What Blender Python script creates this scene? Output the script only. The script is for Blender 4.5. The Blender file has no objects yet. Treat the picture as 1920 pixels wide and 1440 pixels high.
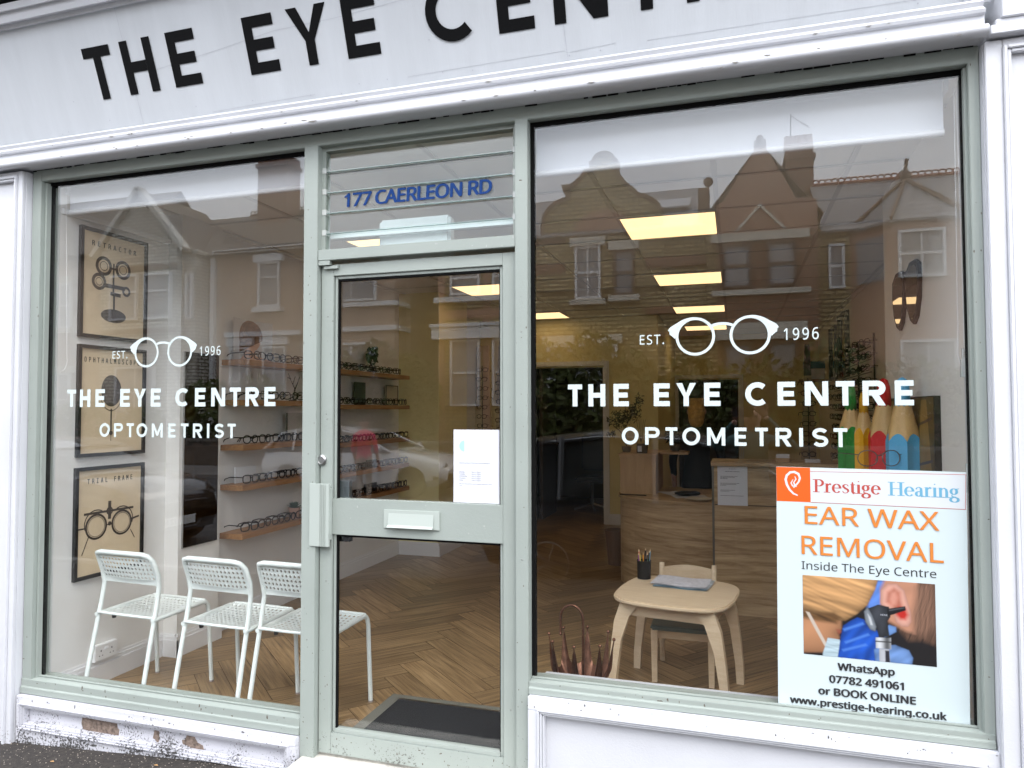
import bpy, bmesh, math, random
from mathutils import Vector, Matrix, noise
sc = bpy.context.scene
PI = math.pi
RND = random.Random(7)
# ---------------------------------------------------------------- camera
cam = bpy.data.cameras.new('camera'); cam.sensor_width = 36; cam.sensor_fit = 'HORIZONTAL'
cam.lens = 1341.72/1920*36; cam.clip_start = 0.02; cam.clip_end = 400
co = bpy.data.objects.new('camera', cam); sc.collection.objects.link(co); sc.camera = co
yaw, pitch, roll = math.radians(-17.25826), math.radians(2.05287), math.radians(-0.12116)
fw = Vector((math.sin(yaw)*math.cos(pitch), math.cos(yaw)*math.cos(pitch), math.sin(pitch)))
r0 = Vector((math.cos(yaw), -math.sin(yaw), 0)); u0 = r0.cross(fw)
rr = r0*math.cos(roll)+u0*math.sin(roll); uu = -r0*math.sin(roll)+u0*math.cos(roll)
co.matrix_world = Matrix(((rr.x,uu.x,-fw.x,0),(rr.y,uu.y,-fw.y,-2.775),(rr.z,uu.z,-fw.z,1.49),(0,0,0,1)))
# ---------------------------------------------------------------- world: overcast day
SUN_EL, SUN_ROT = math.radians(52), math.radians(150)
w = bpy.data.worlds.new('World'); sc.world = w; w.use_nodes = True
nt = w.node_tree; nt.nodes.clear()
sky = nt.nodes.new('ShaderNodeTexSky'); sky.sky_type = 'NISHITA'; sky.sun_disc = False
sky.sun_elevation = SUN_EL; sky.sun_rotation = SUN_ROT; sky.air_density = 1.6; sky.dust_density = 5
tc = nt.nodes.new('ShaderNodeTexCoord')
mp = nt.nodes.new('ShaderNodeMapping'); mp.inputs['Scale'].default_value = (1.2, 1.2, 3.2)
no = nt.nodes.new('ShaderNodeTexNoise'); no.inputs['Scale'].default_value = 2.2; no.inputs['Detail'].default_value = 6; no.inputs['Roughness'].default_value = .55
cr = nt.nodes.new('ShaderNodeValToRGB')
cr.color_ramp.elements[0].position = .3; cr.color_ramp.elements[0].color = (11.2, 12.0, 13.8, 1)
cr.color_ramp.elements[1].position = .75; cr.color_ramp.elements[1].color = (17.5, 18.0, 19.0, 1)
mx = nt.nodes.new('ShaderNodeMix'); mx.data_type = 'RGBA'; mx.inputs[0].default_value = .88
bg = nt.nodes.new('ShaderNodeBackground'); bg.inputs['Strength'].default_value = .12
ou = nt.nodes.new('ShaderNodeOutputWorld')
L = nt.links.new
L(tc.outputs['Generated'], mp.inputs['Vector']); L(mp.outputs[0], no.inputs['Vector']); L(no.outputs['Fac'], cr.inputs[0])
L(sky.outputs[0], mx.inputs[6]); L(cr.outputs[0], mx.inputs[7]); sp = nt.nodes.new('ShaderNodeSeparateXYZ'); L(tc.outputs['Generated'], sp.inputs[0])
gr = nt.nodes.new('ShaderNodeMapRange'); gr.inputs['From Min'].default_value = 0; gr.inputs['From Max'].default_value = 1; gr.inputs['To Min'].default_value = .80; gr.inputs['To Max'].default_value = 1.45; L(sp.outputs[2], gr.inputs['Value'])
vm = nt.nodes.new('ShaderNodeVectorMath'); vm.operation = 'SCALE'; L(mx.outputs[2], vm.inputs[0]); L(gr.outputs[0], vm.inputs['Scale']); L(vm.outputs[0], bg.inputs['Color']); L(bg.outputs[0], ou.inputs['Surface'])
sl = bpy.data.lights.new('sun', 'SUN'); sl.energy = .7; sl.angle = math.radians(25); sl.color = (1, .96, .9)
so = bpy.data.objects.new('sun', sl); sc.collection.objects.link(so)
so.rotation_euler = (PI/2-SUN_EL, 0, PI-SUN_ROT+math.radians(0))
# sky_rotation measured from +Y clockwise: the sun stands to the right of and behind the photographer
so.rotation_euler = Vector((-math.sin(SUN_ROT)*math.cos(SUN_EL), -math.cos(SUN_ROT)*math.cos(SUN_EL), -math.sin(SUN_EL))).to_track_quat('-Z', 'Y').to_euler()
sc.view_settings.view_transform = 'Standard'; sc.view_settings.look = 'None'; sc.view_settings.gamma = 1; sc.view_settings.exposure = 1.04
try:
    sc.cycles.use_denoising = True; sc.cycles.denoising_prefilter = 'ACCURATE'; sc.cycles.denoising_input_passes = 'RGB_ALBEDO_NORMAL'; sc.cycles.transparent_max_bounces = 24; sc.cycles.max_bounces = 8
    sc.cycles.diffuse_bounces = 4; sc.cycles.glossy_bounces = 4; sc.cycles.sample_clamp_indirect = 6
except Exception: pass
# ---------------------------------------------------------------- helpers
ORG = {}
_m = {}
def newmat(name):
    m = bpy.data.materials.new(name); m.use_nodes = True
    b = m.node_tree.nodes['Principled BSDF']; return m, m.node_tree, b
def P(name, col, rough=.6, metal=0, vary=0, vscale=6, bump=0, bscale=60, spec=.5, coat=0, emit=None, es=0, stretch=None):
    if name in _m: return _m[name]
    m, t, b = newmat(name); n = t.nodes; l = t.links.new
    b.inputs['Base Color'].default_value = (*col, 1); b.inputs['Roughness'].default_value = rough; b.inputs['Metallic'].default_value = metal
    b.inputs['Specular IOR Level'].default_value = spec; b.inputs['Coat Weight'].default_value = coat
    if emit: b.inputs['Emission Color'].default_value = (*emit, 1); b.inputs['Emission Strength'].default_value = es
    if vary or bump:
        c = n.new('ShaderNodeTexCoord'); src = c.outputs['Object']
        if stretch:
            q = n.new('ShaderNodeMapping'); q.inputs['Scale'].default_value = stretch; l(src, q.inputs[0]); src = q.outputs[0]
    if vary:
        t1 = n.new('ShaderNodeTexNoise'); t1.inputs['Scale'].default_value = vscale; t1.inputs['Detail'].default_value = 8; t1.inputs['Roughness'].default_value = .62
        r = n.new('ShaderNodeValToRGB'); r.color_ramp.elements[0].position = .3; r.color_ramp.elements[1].position = .7
        r.color_ramp.elements[0].color = (*[x*(1-vary) for x in col], 1); r.color_ramp.elements[1].color = (*[min(1, x*(1+vary)) for x in col], 1)
        l(src, t1.inputs['Vector']); l(t1.outputs['Fac'], r.inputs[0]); l(r.outputs[0], b.inputs['Base Color'])
    if bump:
        t2 = n.new('ShaderNodeTexNoise'); t2.inputs['Scale'].default_value = bscale; t2.inputs['Detail'].default_value = 5
        u = n.new('ShaderNodeBump'); u.inputs['Strength'].default_value = bump; u.inputs['Distance'].default_value = .004
        l(src, t2.inputs['Vector']); l(t2.outputs['Fac'], u.inputs['Height']); l(u.outputs[0], b.inputs['Normal'])
    _m[name] = m; return m
def wood(name, c1, c2, scale=(1, 14, 14), rough=.5, ring=5):
    if name in _m: return _m[name]
    m, t, b = newmat(name); n = t.nodes; l = t.links.new
    c = n.new('ShaderNodeTexCoord'); q = n.new('ShaderNodeMapping'); q.inputs['Scale'].default_value = scale
    a = n.new('ShaderNodeTexNoise'); a.inputs['Scale'].default_value = ring; a.inputs['Detail'].default_value = 9; a.inputs['Roughness'].default_value = .65; a.inputs['Distortion'].default_value = .6
    r = n.new('ShaderNodeValToRGB'); r.color_ramp.elements[0].position = .32; r.color_ramp.elements[1].position = .68
    r.color_ramp.elements[0].color = (*c1, 1); r.color_ramp.elements[1].color = (*c2, 1)
    l(c.outputs['Object'], q.inputs[0]); l(q.outputs[0], a.inputs['Vector']); l(a.outputs['Fac'], r.inputs[0]); l(r.outputs[0], b.inputs['Base Color'])
    b.inputs['Roughness'].default_value = rough; _m[name] = m; return m
def brick(name, c1, c2, mortar, sc_=1, rough=.85, bw=.32, rh=.118, ms=.026, off=.5):
    if name in _m: return _m[name]
    m, t, b = newmat(name); n = t.nodes; l = t.links.new
    c = n.new('ShaderNodeTexCoord'); s = n.new('ShaderNodeSeparateXYZ'); ad = n.new('ShaderNodeMath'); cb = n.new('ShaderNodeCombineXYZ')
    l(c.outputs['Object'], s.inputs[0]); l(s.outputs[0], ad.inputs[0]); l(s.outputs[1], ad.inputs[1]); l(ad.outputs[0], cb.inputs[0]); l(s.outputs[2], cb.inputs[1])
    k = n.new('ShaderNodeTexBrick'); k.inputs['Color1'].default_value = (*c1, 1); k.inputs['Color2'].default_value = (*c2, 1); k.inputs['Mortar'].default_value = (*mortar, 1)
    k.inputs['Scale'].default_value = sc_; k.inputs['Mortar Size'].default_value = ms; k.inputs['Brick Width'].default_value = bw; k.inputs['Row Height'].default_value = rh; k.offset = off
    l(cb.outputs[0], k.inputs['Vector']); l(k.outputs['Color'], b.inputs['Base Color']); b.inputs['Roughness'].default_value = rough
    _m[name] = m; return m
class MB:
    def __init__(s): s.v = []; s.f = []; s.uv = {}
    def add(s, vs, fs):
        o = len(s.v); s.v += [tuple(v) for v in vs]; s.f += [tuple(i+o for i in f) for f in fs]; return s
    def box(s, x0, x1, y0, y1, z0, z1):
        x0, x1 = min(x0,x1), max(x0,x1); y0, y1 = min(y0,y1), max(y0,y1); z0, z1 = min(z0,z1), max(z0,z1)
        return s.add([(x0,y0,z0),(x1,y0,z0),(x1,y1,z0),(x0,y1,z0),(x0,y0,z1),(x1,y0,z1),(x1,y1,z1),(x0,y1,z1)],
                     [(0,3,2,1),(4,5,6,7),(0,1,5,4),(1,2,6,5),(2,3,7,6),(3,0,4,7)])
    def ext(s, pts, a, b, ax='y'):
        f = {'y': lambda p, t: (p[0], t, p[1]), 'x': lambda p, t: (t, p[0], p[1]), 'z': lambda p, t: (p[0], p[1], t)}[ax]
        n = len(pts)
        return s.add([f(p, a) for p in pts]+[f(p, b) for p in pts], [tuple(range(n)), tuple(range(2*n-1, n-1, -1))]+[(i, i+n, (i+1) % n+n, (i+1) % n) for i in range(n)])
    def tube(s, path, r, seg=8, closed=False, cap=True, r2=None):
        P_ = [Vector(p) for p in path]; n = len(P_); vs = []; up = None
        for i in range(n):
            if closed: d = P_[(i+1) % n]-P_[i-1]
            else: d = P_[min(i+1, n-1)]-P_[max(i-1, 0)]
            d.normalize()
            if up is None: up = Vector((0,0,1)) if abs(d.z) < .9 else Vector((1,0,0))
            sd = d.cross(up).normalized(); up = sd.cross(d).normalized()
            rad = r if r2 is None else r+(r2-r)*i/(n-1)
            if isinstance(r, (list, tuple)): rad = r[i]
            for k in range(seg):
                a = 2*PI*k/seg; vs.append(P_[i]+sd*math.cos(a)*rad+up*math.sin(a)*rad)
        fs = []
        for i in range(n if closed else n-1):
            for k in range(seg): fs.append((i*seg+k, i*seg+(k+1) % seg, ((i+1) % n)*seg+(k+1) % seg, ((i+1) % n)*seg+k))
        if cap and not closed: fs += [tuple(range(seg-1, -1, -1)), tuple((n-1)*seg+k for k in range(seg))]
        return s.add(vs, fs)
    def lathe(s, prof, c, seg=20, ax='z'):
        vs = []
        for r, h in prof:
            for k in range(seg):
                a = 2*PI*k/seg; p = (r*math.cos(a), r*math.sin(a), h)
                if ax == 'y': p = (p[0], p[2], p[1])
                if ax == 'x': p = (p[2], p[0], p[1])
                vs.append((c[0]+p[0], c[1]+p[1], c[2]+p[2]))
        n = len(prof)
        return s.add(vs, [(i*seg+k, i*seg+(k+1) % seg, (i+1)*seg+(k+1) % seg, (i+1)*seg+k) for i in range(n-1) for k in range(seg)]+[tuple(range(seg)), tuple((n-1)*seg+k for k in range(seg))])
    def ball(s, c, r, seg=10, sx=1, sy=1, sz=1):
        m = seg//2+1; vs = []
        for i in range(m+1):
            t = PI*i/m
            for k in range(seg):
                a = 2*PI*k/seg; vs.append((c[0]+r*sx*math.sin(t)*math.cos(a), c[1]+r*sy*math.sin(t)*math.sin(a), c[2]+r*sz*math.cos(t)))
        return s.add(vs, [(i*seg+k, i*seg+(k+1) % seg, (i+1)*seg+(k+1) % seg, (i+1)*seg+k) for i in range(m) for k in range(seg)])
    def build(s, name, mat, parent=None, smooth=False, bevel=0, label=None):
        o0 = ORG.get(parent.name, Vector()) if parent else Vector()
        me = bpy.data.meshes.new(name); me.from_pydata([tuple(Vector(v)-o0) for v in s.v], [], s.f)
        bm = bmesh.new(); bm.from_mesh(me)
        bmesh.ops.recalc_face_normals(bm, faces=bm.faces)
        if bevel: 
            es = [e for e in bm.edges if len(e.link_faces) == 2 and e.calc_face_angle(0) > .6]
            bmesh.ops.bevel(bm, geom=es, offset=bevel, segments=2, affect='EDGES', clamp_overlap=True)
        bm.to_mesh(me); bm.free()
        if smooth:
            for p in me.polygons: p.use_smooth = True
            if smooth != 'all':
                try: me.set_sharp_from_angle(angle=math.radians(40))
                except Exception: pass
        o = bpy.data.objects.new(name, me); sc.collection.objects.link(o)
        for m in (mat if isinstance(mat, (list, tuple)) else [mat]): me.materials.append(m)
        if parent: o.parent = parent; ORG[o.name] = o0
        else: ORG[o.name] = Vector()
        if label: o['label'] = label
        return o
def tag(o, label, cat, group=None):
    o['label'] = label; o['category'] = cat
    if group: o['group'] = group
    return o
def thing(name, label, cat, loc=(0,0,0), group=None):
    o = bpy.data.objects.new(name, None); sc.collection.objects.link(o); o.location = loc; o.empty_display_size = .1
    ORG[o.name] = Vector(loc); return tag(o, label, cat, group)
def struct(o, kind='structure'): o['kind'] = kind; return o
def dup(root, loc, rz=None, label=None, group=None):
    r = root.copy(); sc.collection.objects.link(r); r.location = loc
    if rz is not None: r.rotation_euler = (0, 0, rz)
    if label: r['label'] = label
    if group: r['group'] = group
    for ch in list(root.children):
        c = ch.copy(); sc.collection.objects.link(c); c.parent = r
        for g in list(ch.children):
            d = g.copy(); sc.collection.objects.link(d); d.parent = c
    return r
def mesh_of(ob, mat=None):
    dg = bpy.context.evaluated_depsgraph_get(); me = bpy.data.meshes.new_from_object(ob.evaluated_get(dg)); return me
import os
def _font(f):
    try: return bpy.data.fonts.load(os.path.join(bpy.utils.system_resource('DATAFILES'), 'fonts', f))
    except Exception: return None
FONT = _font('NotoSansMath-Regular.woff2'); MONO = _font('DejaVuSansMono.woff2')
CAPH = {}
def text(name, body, x, z, h, y, mat, parent=None, width=None, bold=0, spacing=1.0, align='L', to=None, lean=0, font=None):
    """flat vinyl text, baseline z, cap height h, facing -y (or mapped by to(u,v)->xyz)"""
    cu = bpy.data.curves.new(name, 'FONT'); cu.body = body
    if font or FONT: cu.font = font or FONT
    cu.fill_mode = 'FRONT' if hasattr(cu, 'fill_mode') else cu.fill_mode; cu.size = 1; cu.space_character = spacing; cu.resolution_u = 3
    ob = bpy.data.objects.new('tmp', cu); sc.collection.objects.link(ob)
    me = mesh_of(ob); bpy.data.objects.remove(ob); bpy.data.curves.remove(cu)
    if bold:
        V_ = [v.co.copy() for v in me.vertices]; F_ = [tuple(p.vertices) for p in me.polygons]; nv = []; nf = []
        for k, (a, b) in enumerate(((0, 0), (bold, 0), (-bold, 0), (0, bold*.6), (0, -bold*.6))):
            o_ = len(nv); nv += [(v.x+a, v.y+b, k*.0004) for v in V_]; nf += [tuple(i+o_ for i in f) for f in F_]
        me = bpy.data.meshes.new(name); me.from_pydata(nv, [], nf)
    vs = [v.co.copy() for v in me.vertices]
    key = font or FONT
    if key not in CAPH:
        c2 = bpy.data.curves.new('h', 'FONT'); c2.body = 'H'; c2.size = 1
        if key: c2.font = key
        o2 = bpy.data.objects.new('h', c2); sc.collection.objects.link(o2); m2 = mesh_of(o2); CAPH[key] = max(v.co.y for v in m2.vertices); bpy.data.objects.remove(o2)
    CAP = CAPH[key]
    sx = s_ = h/CAP; x0 = min(v.x for v in vs); x1 = max(v.x for v in vs)
    if width: sx = width/(x1-x0)
    off = {'L': 0, 'C': -.5, 'R': -1}[align]*(x1-x0)*sx
    o0 = ORG.get(parent.name, Vector()) if parent else Vector()
    for v in me.vertices:
        u = (v.co.x-x0)*sx+off+x; q = v.co.y*s_+z; u += lean*(q-z)
        zz_ = v.co.z; v.co = (Vector(to(u, q)) if to else Vector((u, y, q)))-o0; v.co.y -= zz_
    me.name = name; o = bpy.data.objects.new(name, me); sc.collection.objects.link(o); me.materials.clear(); me.materials.append(mat)
    if parent: o.parent = parent; ORG[o.name] = o0
    return o
def arc(cx, cz, r, a0, a1, n=14, ry=None):
    ry = r if ry is None else ry
    return [(cx+r*math.cos(math.radians(a0+(a1-a0)*i/n)), cz+ry*math.sin(math.radians(a0+(a1-a0)*i/n))) for i in range(n+1)]
def strip(pts, t, closed=False):
    """2-D ribbon of width t (number or list) along pts: list of quads"""
    n = len(pts); out = []; L_ = []; R_ = []
    for i in range(n):
        if closed: a, b = pts[i-1], pts[(i+1) % n]
        else: a, b = pts[max(i-1, 0)], pts[min(i+1, n-1)]
        dx, dz = b[0]-a[0], b[1]-a[1]; d = math.hypot(dx, dz) or 1; k = (t[i] if isinstance(t, (list, tuple)) else t)/2
        if not closed and 0 < i < n-1:
            e1 = (pts[i][0]-a[0], pts[i][1]-a[1]); e2 = (b[0]-pts[i][0], b[1]-pts[i][1])
            c = (e1[0]*e2[0]+e1[1]*e2[1])/((math.hypot(*e1)*math.hypot(*e2)) or 1); k /= max(.5, math.sqrt(max(0, (1+c)/2)))
        L_.append((pts[i][0]-dz/d*k, pts[i][1]+dx/d*k)); R_.append((pts[i][0]+dz/d*k, pts[i][1]-dx/d*k))
    for i in range(n if closed else n-1): out.append([L_[i], L_[(i+1) % n], R_[(i+1) % n], R_[i]])
    return out
def glyph(c, w, h, t):
    """geometric sans capitals as lists of polygons in a w x h box with stroke t"""
    B = lambda x0, x1, z0, z1: [(x0, z0), (x1, z0), (x1, z1), (x0, z1)]
    if c == 'T': return [B(0, w, h-t, h), B(w/2-t/2, w/2+t/2, 0, h-t)]
    if c == 'H': return [B(0, t, 0, h), B(w-t, w, 0, h), B(t, w-t, h/2-t/2, h/2+t/2)]
    if c == 'E': return [B(0, t, 0, h), B(t, w, 0, t), B(t, w, h-t, h), B(t, w*.93, h/2-t/2, h/2+t/2)]
    if c == 'I': return [B(0, w, 0, h)]
    if c == 'Y': return [[(w/2-t/2, 0), (w/2+t/2, 0), (w/2+t/2, h*.42), (w, h), (w-t*1.15, h), (w/2, h*.56), (t*1.15, h), (0, h), (w/2-t/2, h*.42)]]
    if c == 'N': return [[(0, 0), (t, 0), (t, h*.66), (w-t*1.25, 0), (w, 0), (w, h), (w-t, h), (w-t, h*.34), (t*1.25, h), (0, h)]]
    if c == 'M': return [[(0, 0), (t, 0), (t, h*.6), (w/2-t*.45, h*.12), (w/2+t*.45, h*.12), (w-t, h*.6), (w-t, 0), (w, 0), (w, h), (w-t, h), (w/2, h*.36), (t, h), (0, h)]]
    if c == 'O': return strip(arc(w/2, h/2, w/2-t/2, 0, 360, 32, h/2-t/2)[:-1], t, True)
    if c == 'C': return strip(arc(w*.5, h/2, w*.5-t/2, 48, 312, 24, h/2-t/2), t)
    if c in 'PR':
        zc = h*.70; r = h*.30-t/2
        p = [(t, h-t/2), (w-t/2-r, h-t/2)]+arc(w-t/2-r, zc, r, 90, -90, 12)[1:]+[(t, zc-r)]
        o = [B(0, t, 0, h)]+strip(p, t)
        if c == 'R': o.append([(w*.40, h*.4), (w-t*1.2, 0), (w, 0), (w*.40+t*1.2, h*.4)])
        return o
    if c == 'S':
        r = h*.25-t*.25; p = arc(w/2, h-t/2-r, w/2-t/2, 25, 270, 16, r)+arc(w/2, t/2+r, w/2-t/2, 90, -155, 16, r)[1:]
        return strip(p, t)
    return []
def lettering(mb, s, spans, z0, h, t, to, dx=0):
    i = 0
    for c in s:
        if c == ' ': continue
        x0, x1 = spans[i]; i += 1
        for k, pl in enumerate(glyph(c, x1-x0, h, t)):
            n = len(pl); mb.add([to(x0+dx+u, z0+v, k*.0001) for u, v in pl], [tuple(range(n))])
# ---------------------------------------------------------------- materials of the shop front
def worn_paint(name, col, dirt, thresh_lo, thresh_hi, z0, z1, rough=.55):
    """paint with mould specks and chips, more of them between heights z1 (clean) and z0 (filthy)"""
    m, t, b = newmat(name); n = t.nodes; l = t.links.new
    c = n.new('ShaderNodeTexCoord'); s = n.new('ShaderNodeSeparateXYZ'); l(c.outputs['Object'], s.inputs[0])
    mr = n.new('ShaderNodeMapRange'); mr.inputs['From Min'].default_value = z0; mr.inputs['From Max'].default_value = z1
    mr.inputs['To Min'].default_value = thresh_lo; mr.inputs['To Max'].default_value = thresh_hi; l(s.outputs[2], mr.inputs['Value'])
    a = n.new('ShaderNodeTexNoise'); a.inputs['Scale'].default_value = 95; a.inputs['Detail'].default_value = 6; a.inputs['Roughness'].default_value = .7; l(c.outputs['Object'], a.inputs['Vector'])
    a2 = n.new('ShaderNodeTexNoise'); a2.inputs['Scale'].default_value = 7; a2.inputs['Detail'].default_value = 4; l(c.outputs['Object'], a2.inputs['Vector'])
    ad = n.new('ShaderNodeMath'); ad.operation = 'MULTIPLY_ADD'; l(a2.outputs['Fac'], ad.inputs[0]); ad.inputs[1].default_value = .35; l(a.outputs['Fac'], ad.inputs[2])
    sb = n.new('ShaderNodeMath'); sb.operation = 'SUBTRACT'; l(ad.outputs[0], sb.inputs[0]); l(mr.outputs[0], sb.inputs[1])
    k = n.new('ShaderNodeMapRange'); k.inputs['From Min'].default_value = 0; k.inputs['From Max'].default_value = .05; l(sb.outputs[0], k.inputs['Value'])
    v = n.new('ShaderNodeTexNoise'); v.inputs['Scale'].default_value = 3; v.inputs['Detail'].default_value = 7; l(c.outputs['Object'], v.inputs['Vector'])
    r = n.new('ShaderNodeValToRGB'); r.color_ramp.elements[0].position = .25; r.color_ramp.elements[1].position = .7
    r.color_ramp.elements[0].color = (*[x*.90 for x in col], 1); r.color_ramp.elements[1].color = (*col, 1); l(v.outputs['Fac'], r.inputs[0])
    mxx = n.new('ShaderNodeMix'); mxx.data_type = 'RGBA'; l(k.outputs[0], mxx.inputs[0]); l(r.outputs[0], mxx.inputs[6]); mxx.inputs[7].default_value = (*dirt, 1)
    l(mxx.outputs[2], b.inputs['Base Color']); b.inputs['Roughness'].default_value = rough
    u = n.new('ShaderNodeBump'); u.inputs['Strength'].default_value = .35; u.inputs['Distance'].default_value = .003; l(ad.outputs[0], u.inputs['Height']); l(u.outputs[0], b.inputs['Normal'])
    return m
WHITE = worn_paint('white_paint', (.60, .607, .635), (.12, .11, .10), .74, 1.05, -.15, .5)
WHITE_HI = worn_paint('white_paint_cornice', (.60, .607, .635), (.28, .26, .24), .86, .90, 2.6, 2.9)
WHITE_LOW = worn_paint('white_paint_stained', (.58, .58, .62), (.05, .047, .043), .62, .84, -.16, .12)
SAGE = worn_paint('sage_paint', (.305, .34, .31), (.10, .10, .09), .72, 1.05, -.05, .45, .45)
FASC = P('fascia_paint', (.56, .583, .608), .5, vary=.05, vscale=1.5, bump=.16, bscale=30, stretch=(5, 1, .7))
BLACKV = P('black_vinyl', (.003, .003, .0035), .7, spec=.12)
WVIN = P('white_vinyl', (.53, .60, .59), .4)
GASK = P('black_gasket', (.006, .006, .006), .9, spec=.1, bump=.3, bscale=80)
BLUEV = P('blue_vinyl', (.014, .045, .16), .85, spec=.08)
PAPER = P('white_paper', (.62, .63, .68), .6, bump=.15, bscale=8)
INK = P('grey_ink', (.12, .13, .15), .6)
DKINK = P('black_ink', (.02, .02, .022), .6)
STEEL = P('brushed_steel', (.5, .5, .5), .3, 1)
def glass_mat(name, r0, tint=(.93, .955, .94)):
    m = bpy.data.materials.new(name); m.use_nodes = True; t = m.node_tree; n = t.nodes; n.clear(); l = t.links.new
    g = n.new('ShaderNodeNewGeometry'); d = n.new('ShaderNodeVectorMath'); d.operation = 'DOT_PRODUCT'; l(g.outputs['Incoming'], d.inputs[0]); l(g.outputs['Normal'], d.inputs[1])
    ab = n.new('ShaderNodeMath'); ab.operation = 'ABSOLUTE'; l(d.outputs['Value'], ab.inputs[0])
    om = n.new('ShaderNodeMath'); om.operation = 'SUBTRACT'; om.inputs[0].default_value = 1; l(ab.outputs[0], om.inputs[1])
    pw = n.new('ShaderNodeMath'); pw.operation = 'POWER'; l(om.outputs[0], pw.inputs[0]); pw.inputs[1].default_value = 5
    fr = n.new('ShaderNodeMath'); fr.operation = 'MULTIPLY_ADD'; l(pw.outputs[0], fr.inputs[0]); fr.inputs[1].default_value = 1-r0; fr.inputs[2].default_value = r0
    tr = n.new('ShaderNodeBsdfTransparent'); tr.inputs[0].default_value = (*tint, 1)
    gl = n.new('ShaderNodeBsdfGlossy'); gl.inputs['Roughness'].default_value = 0
    ms = n.new('ShaderNodeMixShader'); l(fr.outputs[0], ms.inputs[0]); l(tr.outputs[0], ms.inputs[1]); l(gl.outputs[0], ms.inputs[2])
    o = n.new('ShaderNodeOutputMaterial'); l(ms.outputs[0], o.inputs['Surface']); return m
GLASS = glass_mat('window_glass', .055, (.985, .99, .985))
LOUVG = glass_mat('louvre_glass', .05, (.93, .96, .95))
# ---------------------------------------------------------------- shop building
shop = thing('shopfront', 'white and sage green shop front with black THE EYE CENTRE lettering', 'shop front')
m = MB()
KX = (-4.6, .80)
def prof(mb, pts, x0, x1): mb.ext(pts, x0, x1, 'x')
# fascia board, leaning forward at the top
SL, CL = .3429, .9394
def FP(u, s, n=0): return (u, -.1-s*SL-n*CL, 2.994+s*CL-n*SL)
m = MB(); a0, a1 = -.158, .43
m.add([FP(KX[0], a0), FP(.775, a0), FP(.775, a1), FP(KX[0], a1), (KX[0], .2, 2.83), (.775, .2, 2.83), (.775, .2, 3.5), (KX[0], .2, 3.5)],
      [(0,1,2,3), (4,7,6,5), (0,4,5,1), (3,2,6,7), (0,3,7,4), (1,5,6,2)])
fb = m.build('fascia_board', FASC, shop)
# hairline joints and nail heads of the boards
m = MB()
for u, s0, s1 in ((-2.70, -.15, .4), (-.612, -.12, .02), (1.2, 0, .1)):
    if u < .7: m.add([FP(u, s0, .0012), FP(u+.0016, s0, .0012), FP(u-.006, s1, .0012), FP(u-.0075, s1, .0012)], [(0,1,2,3)])
pts = [(-2.55, .09), (-2.2, .125), (-1.9, .16), (-1.6, .165), (-1.2, .19)]
for a, b in zip(pts, pts[1:]): m.add([FP(a[0], a[1], .0012), FP(b[0], b[1], .0012), FP(b[0], b[1]+.0012, .0012), FP(a[0], a[1]+.0012, .0012)], [(0,1,2,3)])
for a, b in (((-1.3, -.105), (-.62, -.098)), ((-.60, -.106), (-.42, -.098)), ((-.3, -.106), (.74, -.108)), ((-2.3, -.127), (-1.75, -.118))):
    m.add([FP(a[0], a[1], .0012), FP(b[0], b[1], .0012), FP(b[0], b[1]+.0013, .0012), FP(a[0], a[1]+.0013, .0012)], [(0,1,2,3)])
for i in range(26):
    u = RND.uniform(-3.4, .7); s = RND.choice([-.12, -.1, .02, .3])+RND.uniform(-.02, .02)
    q = [FP(u+.003*math.cos(k*1.05), s+.003*math.sin(k*1.05), .0014) for k in range(6)]; m.add(q, [tuple(range(6))])
m.build('board_joint', P('joint_grey', (.45, .46, .5), .7), shop)
m = MB()
lettering(m, 'THE EYE CENTRE', [(-2.956,-2.793),(-2.731,-2.555),(-2.466,-2.313),(-2.051,-1.897),(-1.827,-1.631),(-1.56,-1.404),(-1.185,-.952),(-.88,-.731),(-.651,-.441),(-.377,-.213),(-.149,.02),(.085,.235)], 0, .233, .046, lambda u, v, k: FP(u, v, .0025+k))
m.build('fascia_lettering', BLACKV, shop, label='black capitals THE EYE CENTRE painted on the fascia')
# lower moulding (panel bolection), flat and torus
def shoulder(mb, x0, x1, mir=False):
    pr = [(-.05, 2.83), (-.075, 2.838), (-.085, 2.850), (-.10, 2.842), (-.112, 2.830), (-.104, 2.817), (-.116, 2.806), (-.130, 2.796), (-.126, 2.786), (-.112, 2.783), (-.114, 2.742),
          (-.132, 2.740), (-.148, 2.736), (-.158, 2.727), (-.160, 2.717), (-.155, 2.707), (-.142, 2.701), (-.128, 2.702), (-.122, 2.712), (-.045, 2.712), (.05, 2.712), (.05, 2.83)]
    mb.ext(pr, x0, x1, 'x')
m = MB(); shoulder(m, KX[0], .80); m.build('cornice_moulding', WHITE_HI, shop, smooth=True)
m = MB()
# upper moulding and hood
for (s0, s1, pr_) in ((.375, .395, .02), (.395, .44, .045), (.44, .47, .06)):
    m.add([FP(KX[0], s0, 0), FP(.80, s0, 0), FP(.80, s0, pr_), FP(KX[0], s0, pr_), FP(KX[0], s1, 0), FP(.80, s1, 0), FP(.80, s1, pr_), FP(KX[0], s1, pr_)],
          [(0,3,2,1), (4,5,6,7), (3,7,6,2), (0,4,7,3), (1,2,6,5), (0,1,5,4)])
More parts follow.
